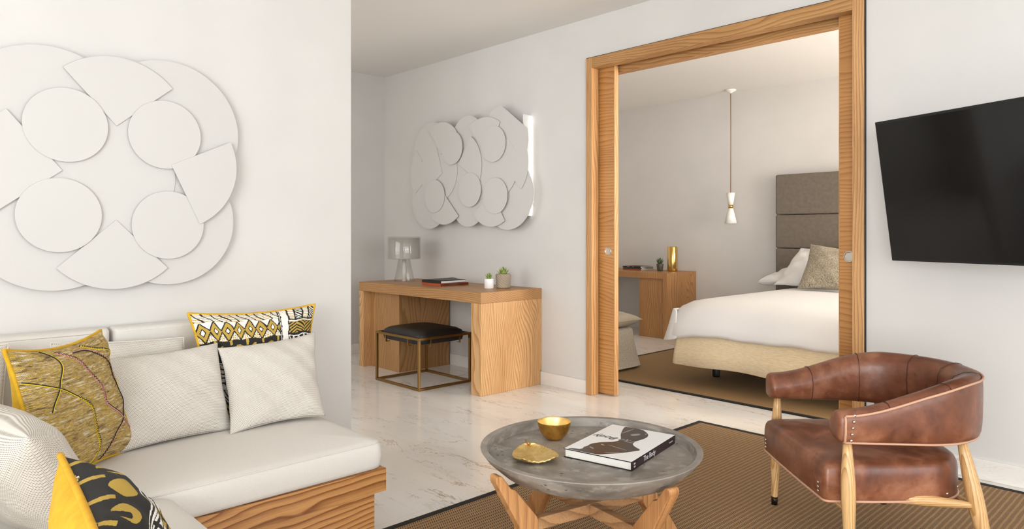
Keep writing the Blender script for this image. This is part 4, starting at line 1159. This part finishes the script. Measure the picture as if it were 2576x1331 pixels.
def pat(u, v):
    """0 black 1 ochre 2 white : bands of hand-drawn motifs"""
    wob = .006 * math.sin(u * 41) + .004 * math.sin(v * 57 + u * 23); a, b = u + wob * .6, v + wob
    if .655 < a < .735:
        d = abs(a - .695); return 0 if (d > .031 or abs(a - .672) < .003) else 2
    if a <= .655:
        if b > .905:
            if math.sin((a + .25 * b) * 95 + 2 * math.sin(b * 40)) > .80: return 0
            return 1 if math.sin(b * 330 + 3 * math.sin(a * 16)) > .45 else 2
        if b > .705:
            c = (b - .805) / .095; f = ((a * 11.0) % 1.0) * 2 - 1; d = abs(f) + abs(c)
            if d < .30: return 2
            if d < .46: return 0
            if d < .98: return 1
            if d < 1.22: return 0
            if c < 0 and math.hypot(((a * 60) % 1) - .5, ((b * 60) % 1) - .5) < .36: return 1
            return 2
        if b > .50:
            c = (b - .60) / .085; f = ((a * 7.6 + .2) % 1.0) * 2 - 1; k = int(a * 7.6 + .2)
            d = math.hypot(f * .98, c)
            if d < .66:
                if k % 2 and math.hypot(f - .15, c - .25) < .42 and f < .45 and not (f < -.05): return 0
                return 1
            if abs(f) > .86 and c > .62: return 1
            return 0
        if b > .455:
            return 0 if abs(b - .478) < .006 or abs(b - .455) < .004 or abs(b - .498) < .004 else 2
        if b > .30:
            if abs(((b * 24) % 1) - .5) < .16: return 0
            if abs(((a * 16) % 1) - .5) < .10: return 0
            return 1 if ((a * 8) % 1) > .6 else 2
        if b > .24: return 0 if abs(b - .27) > .026 else 2
        if b > .12:
            f = (a * 9) % 1
            if f < .08 or f > .92: return 0
            return 0 if math.sin((a + b * .7) * 210) > .15 else 2
        f = math.sin((a * (1 if int(a * 7) % 2 else -1) + b) * 150)
        return 1 if f > .1 else 0
    if b > .875:
        f = ((a - .735) * 15) % 1
        if f < .10 or f > .9: return 0
        if int((a - .735) * 15) % 2: return 0 if math.sin((a + b) * 260) > 0 else 2
        return 1 if math.sin(b * 300) > .6 else 2
    if b > .86: return 0
    if b > .845: return 2
    if b > .725:
        k = int((a - .735) * 12); s = 1 if k % 2 else -1
        f = math.sin((b + s * (a - .735) * .9) * 175)
        return 1 if f > -.15 else 0
    if b > .712: return 0
    if b > .50:
        c = (b - .50) / .106; r = c % 1; f = ((a - .735) * 20) % 1
        if r < .10 or r > .90: return 0
        if r < .2 or r > .82: return 2
        tri = abs(f - .5) * 2
        rr = (r - .2) / .62
        if tri < rr * .8: return 0 if tri > rr * .8 - .30 or rr > .75 else 0
        if tri > .55 + rr * .5: return 1
        return 2
    if b > .46: return 0 if abs(b - .48) < .008 else 2
    f = math.sin((b - a * .8) * 120)
    return 1 if f > .3 else (2 if f < -.35 else 0)

def print_cushion(p, label, patf, backmat, pipemat, n=220, pr=.006):
    t = thing('cushion', p.base(), label, 'cushion')
    p.mesh(1, n, patf).build('printed_front', ['ink', 'ochre', 'cream'], t, smooth=True)
    p.mesh(-1, 40).build('velvet_back', backmat, t, smooth=True)
    MB().tube(p.border(60), pr, 8, True).build('piping', pipemat, t, smooth=True)
ZS = .418
# behind: big printed cushion
print_cushion(Pillow((-2.865, 1.03, ZS + .01), (-2.865, 1.50, ZS + .01), (-2.975, 1.565, .852), (-2.975, 1.003, .854), .13, (1, 0, .2), .10, 2),
              'black, ochre and white printed cushion with mustard piping leaning behind the grey cushions', pat, 'yellow', 'yellow')
soft('cushion', Pillow((-2.905, .52, ZS + .01), (-2.905, .99, ZS + .01), (-2.985, .99, .757), (-2.985, .53, .783), .10, (1, 0, .2), .04, 21), 'weave',
     'pale grey woven cushion with piped edge behind the tweed cushion at the sofa back', pipe='linen', pr=.003, group='grey woven cushions on the sofa')
soft('cushion', Pillow((-2.93, -.02, ZS + .01), (-2.93, .38, ZS + .01), (-2.985, .405, .795), (-2.985, -.02, .80), .10, (1, 0, .2), .04, 22), 'weave',
     'grey woven cushion at the far left edge of the sofa back, mostly hidden', pipe='linen', pr=.003, group='grey woven cushions on the sofa')
soft('cushion', Pillow((-2.665, .645, ZS + .004), (-2.715, 1.085, ZS), (-2.875, 1.085, .738), (-2.87, .66, .722), .13, (1, 0, .3), .07, 23), 'weave',
     'grey woven cushion in the middle of the sofa between the tweed and printed cushions', n=60, group='grey woven cushions on the sofa')
soft('cushion', Pillow((-2.650, 1.045, ZS), (-2.655, 1.445, ZS), (-2.865, 1.510, .740), (-2.855, 1.076, .720), .12, (1, 0, .3), .085, 24), 'weave',
     'grey woven cushion at the right end of the sofa in front of the printed cushion', n=60, group='grey woven cushions on the sofa')
# tweed cushion
def tweed_cushion():
    p = Pillow((-2.375, .378, ZS - .01), (-2.735, .735, ZS - .01), (-2.815, .650, .835), (-2.405, .315, .852), .16, (.59, .806, .2), .13, 31, wr=.005)
    # a axis runs BL->BR = left to right in the picture
    t = thing('cushion', p.base(), 'mustard and brown slub tweed cushion with zigzag cord stitching at the sofa corner', 'cushion')
    p.mesh(1, 60).build('tweed_front', 'tweed', t, smooth=True)
    p.mesh(-1, 40).build('velvet_back', 'yellow', t, smooth=True)
    MB().tube(p.border(60), .006, 8, True).build('piping', 'yellow', t, smooth=True)
    def cord(pts, zig, mats, name='cord_stitching'):
        # pts in a,b coordinates; smooth polyline then zigzag
        pts = [(x - .22 * (1 - x * x), y) for x, y in pts]
        P = []
        n = len(pts)
        for i in range(n - 1):
            p0 = pts[max(0, i - 1)]; p1 = pts[i]; p2 = pts[i + 1]; p3 = pts[min(n - 1, i + 2)]
            for k in range(14):
                q = k / 14
                P.append(tuple(.5 * ((2 * p1[c]) + (-p0[c] + p2[c]) * q + (2 * p0[c] - 5 * p1[c] + 4 * p2[c] - p3[c]) * q * q + (-p0[c] + 3 * p1[c] - 3 * p2[c] + p3[c]) * q ** 3) for c in (0, 1)))
        P.append(pts[-1])
        for mi_, (mat, off) in enumerate(mats):
            out = []; acc = 0
            D = [P[0]]
            for q in range(1, len(P)):
                x0, y0 = D[-1]; x1, y1 = P[q]; L = math.hypot(x1 - x0, y1 - y0)
                step = .020
                while L >= step:
                    x0 += (x1 - x0) * step / L; y0 += (y1 - y0) * step / L; D.append((x0, y0)); L = math.hypot(x1 - x0, y1 - y0)
            for k, (x, y) in enumerate(D):
                xa, ya = D[max(0, k - 1)]; xb, yb = D[min(len(D) - 1, k + 1)]; L = math.hypot(xb - xa, yb - ya) or 1
                nx, ny = -(yb - ya) / L, (xb - xa) / L
                z = zig(k / len(D)) * (1 if k % 2 else -1)
                out.append(p.P(x + nx * (z + off), y + ny * (z + off), 1, .0016))
            MB().tube(out, .0016 if mat == 'thread_black' else .0014, 6).build(name, mat, t, smooth=False)
    K = lambda lo, hi: (lambda f: .016 if lo <= f <= hi else 0.0)
    cord([(-.97, .55), (-.6, .42), (-.25, .28), (.02, .06), (.12, -.1), (.14, -.45), (.20, -.75), (.05, -.97)], K(.38, .9), [('thread_black', 0), ('thread_yellow', -.014)])
    cord([(-.35, .97), (-.22, .8), (-.3, .55), (-.52, .25), (-.7, .05)], K(2, 3), [('thread_black', 0), ('thread_yellow', .014)])
    cord([(-.12, .93), (.1, .72), (.25, .4), (.34, .1), (.36, -.05), (.62, -.35), (.9, -.62), (.82, -.85)], K(.0, .5), [('thread_black', 0), ('thread_pink', -.014)])
    cord([(.10, .86), (.42, .84), (.66, .62), (.78, .3), (.84, .1), (.74, -.2), (.5, -.6), (.42, -.75), (.35, -.98)], lambda f: .014 if (.2 < f < .52 or f > .83) else 0, [('thread_black', 0), ('thread_pink', .014)])
    cord([(.40, .95), (.62, .82), (.85, .72), (.97, .6)], K(.0, .6), [('thread_black', 0), ('thread_yellow', -.014)])
    cord([(.93, .2), (.95, -.2), (.93, -.5), (.97, -.8)], lambda f: .010, [('thread_black', 0), ('thread_yellow', -.012)])
tweed_cushion()
# near foreground
soft('cushion', Pillow((-2.42, .36, ZS), (-2.00, .44, ZS), (-1.885, .29, .725), (-2.36, .19, .750), .20, (0, 1, .4), .05, 41, wr=.003), 'weave',
     'large grey woven cushion slumped at the near left corner of the sofa', n=60, group='grey woven cushions on the sofa')
print_cushion(Pillow((-1.83, .475, ZS + .02), (-1.32, .445, ZS + .02), (-1.27, .285, .700), (-1.762, .330, .702), .17, (0, .7, .7), .08, 43),
              'yellow-backed cushion with black and ochre print in the nearest corner of the sofa', lambda u, v: pat(.03 + u * .5, max(.02, .70 - (1 - v) * .66)), 'yellow_near', 'yellow_near', n=260, pr=.007)

# ------------------------------------------------------------------ light
def area(name, loc, rot, sx, sy, e, col=(1, 1, 1), spread=None):
    l = bpy.data.lights.new(name, 'AREA'); l.shape = 'RECTANGLE'; l.size = sx; l.size_y = sy; l.energy = e; l.color = col
    if spread: l.spread = spread
    o = bpy.data.objects.new(name, l); COL.objects.link(o); o.location = loc; o.rotation_euler = rot; return o
T = math.radians
area('daylight_right', (XR + .12, .8, 1.35), (0, PI / 2 - T(30), 0), 2.3, 4.7, 98, (.94, .975, 1))
area('daylight_behind', (1.35, YN - .12, 1.35), (PI / 2 - T(25), 0, 0), 3.3, 2.3, 205, (.94, .975, 1))
area('hall_fill', (-4.7, .30, 1.5), (PI / 2 - T(12), 0, 0), 2.0, 1.9, 19, (1, .97, .93))  # fill added in the unseen hall to brighten the desk wall and floor
area('daylight_bedroom', (1.72, 5.7, 1.35), (0, PI / 2 + T(16), 0), 2.3, 2.3, 215, (1, .945, .875))
w = bpy.data.worlds.new('World'); sc.world = w; w.use_nodes = True
w.node_tree.nodes['Background'].inputs[0].default_value = (.9, .95, 1, 1); w.node_tree.nodes['Background'].inputs[1].default_value = 1.0

# ------------------------------------------------------------------ camera
cam = bpy.data.cameras.new('camera'); cam.sensor_width = 36; cam.lens = 36 * FPX / 2576; cam.shift_y = -(665.5 - HY) / 2576
co = bpy.data.objects.new('camera', cam); COL.objects.link(co); co.location = (0, 0, H); co.rotation_euler = (PI / 2, 0, YAW)
cam.clip_start = .02
sc.camera = co
vs = sc.view_settings; vs.view_transform = 'Standard'; vs.look = 'None'; vs.gamma = 1; vs.use_curve_mapping = False; vs.exposure = 0.38
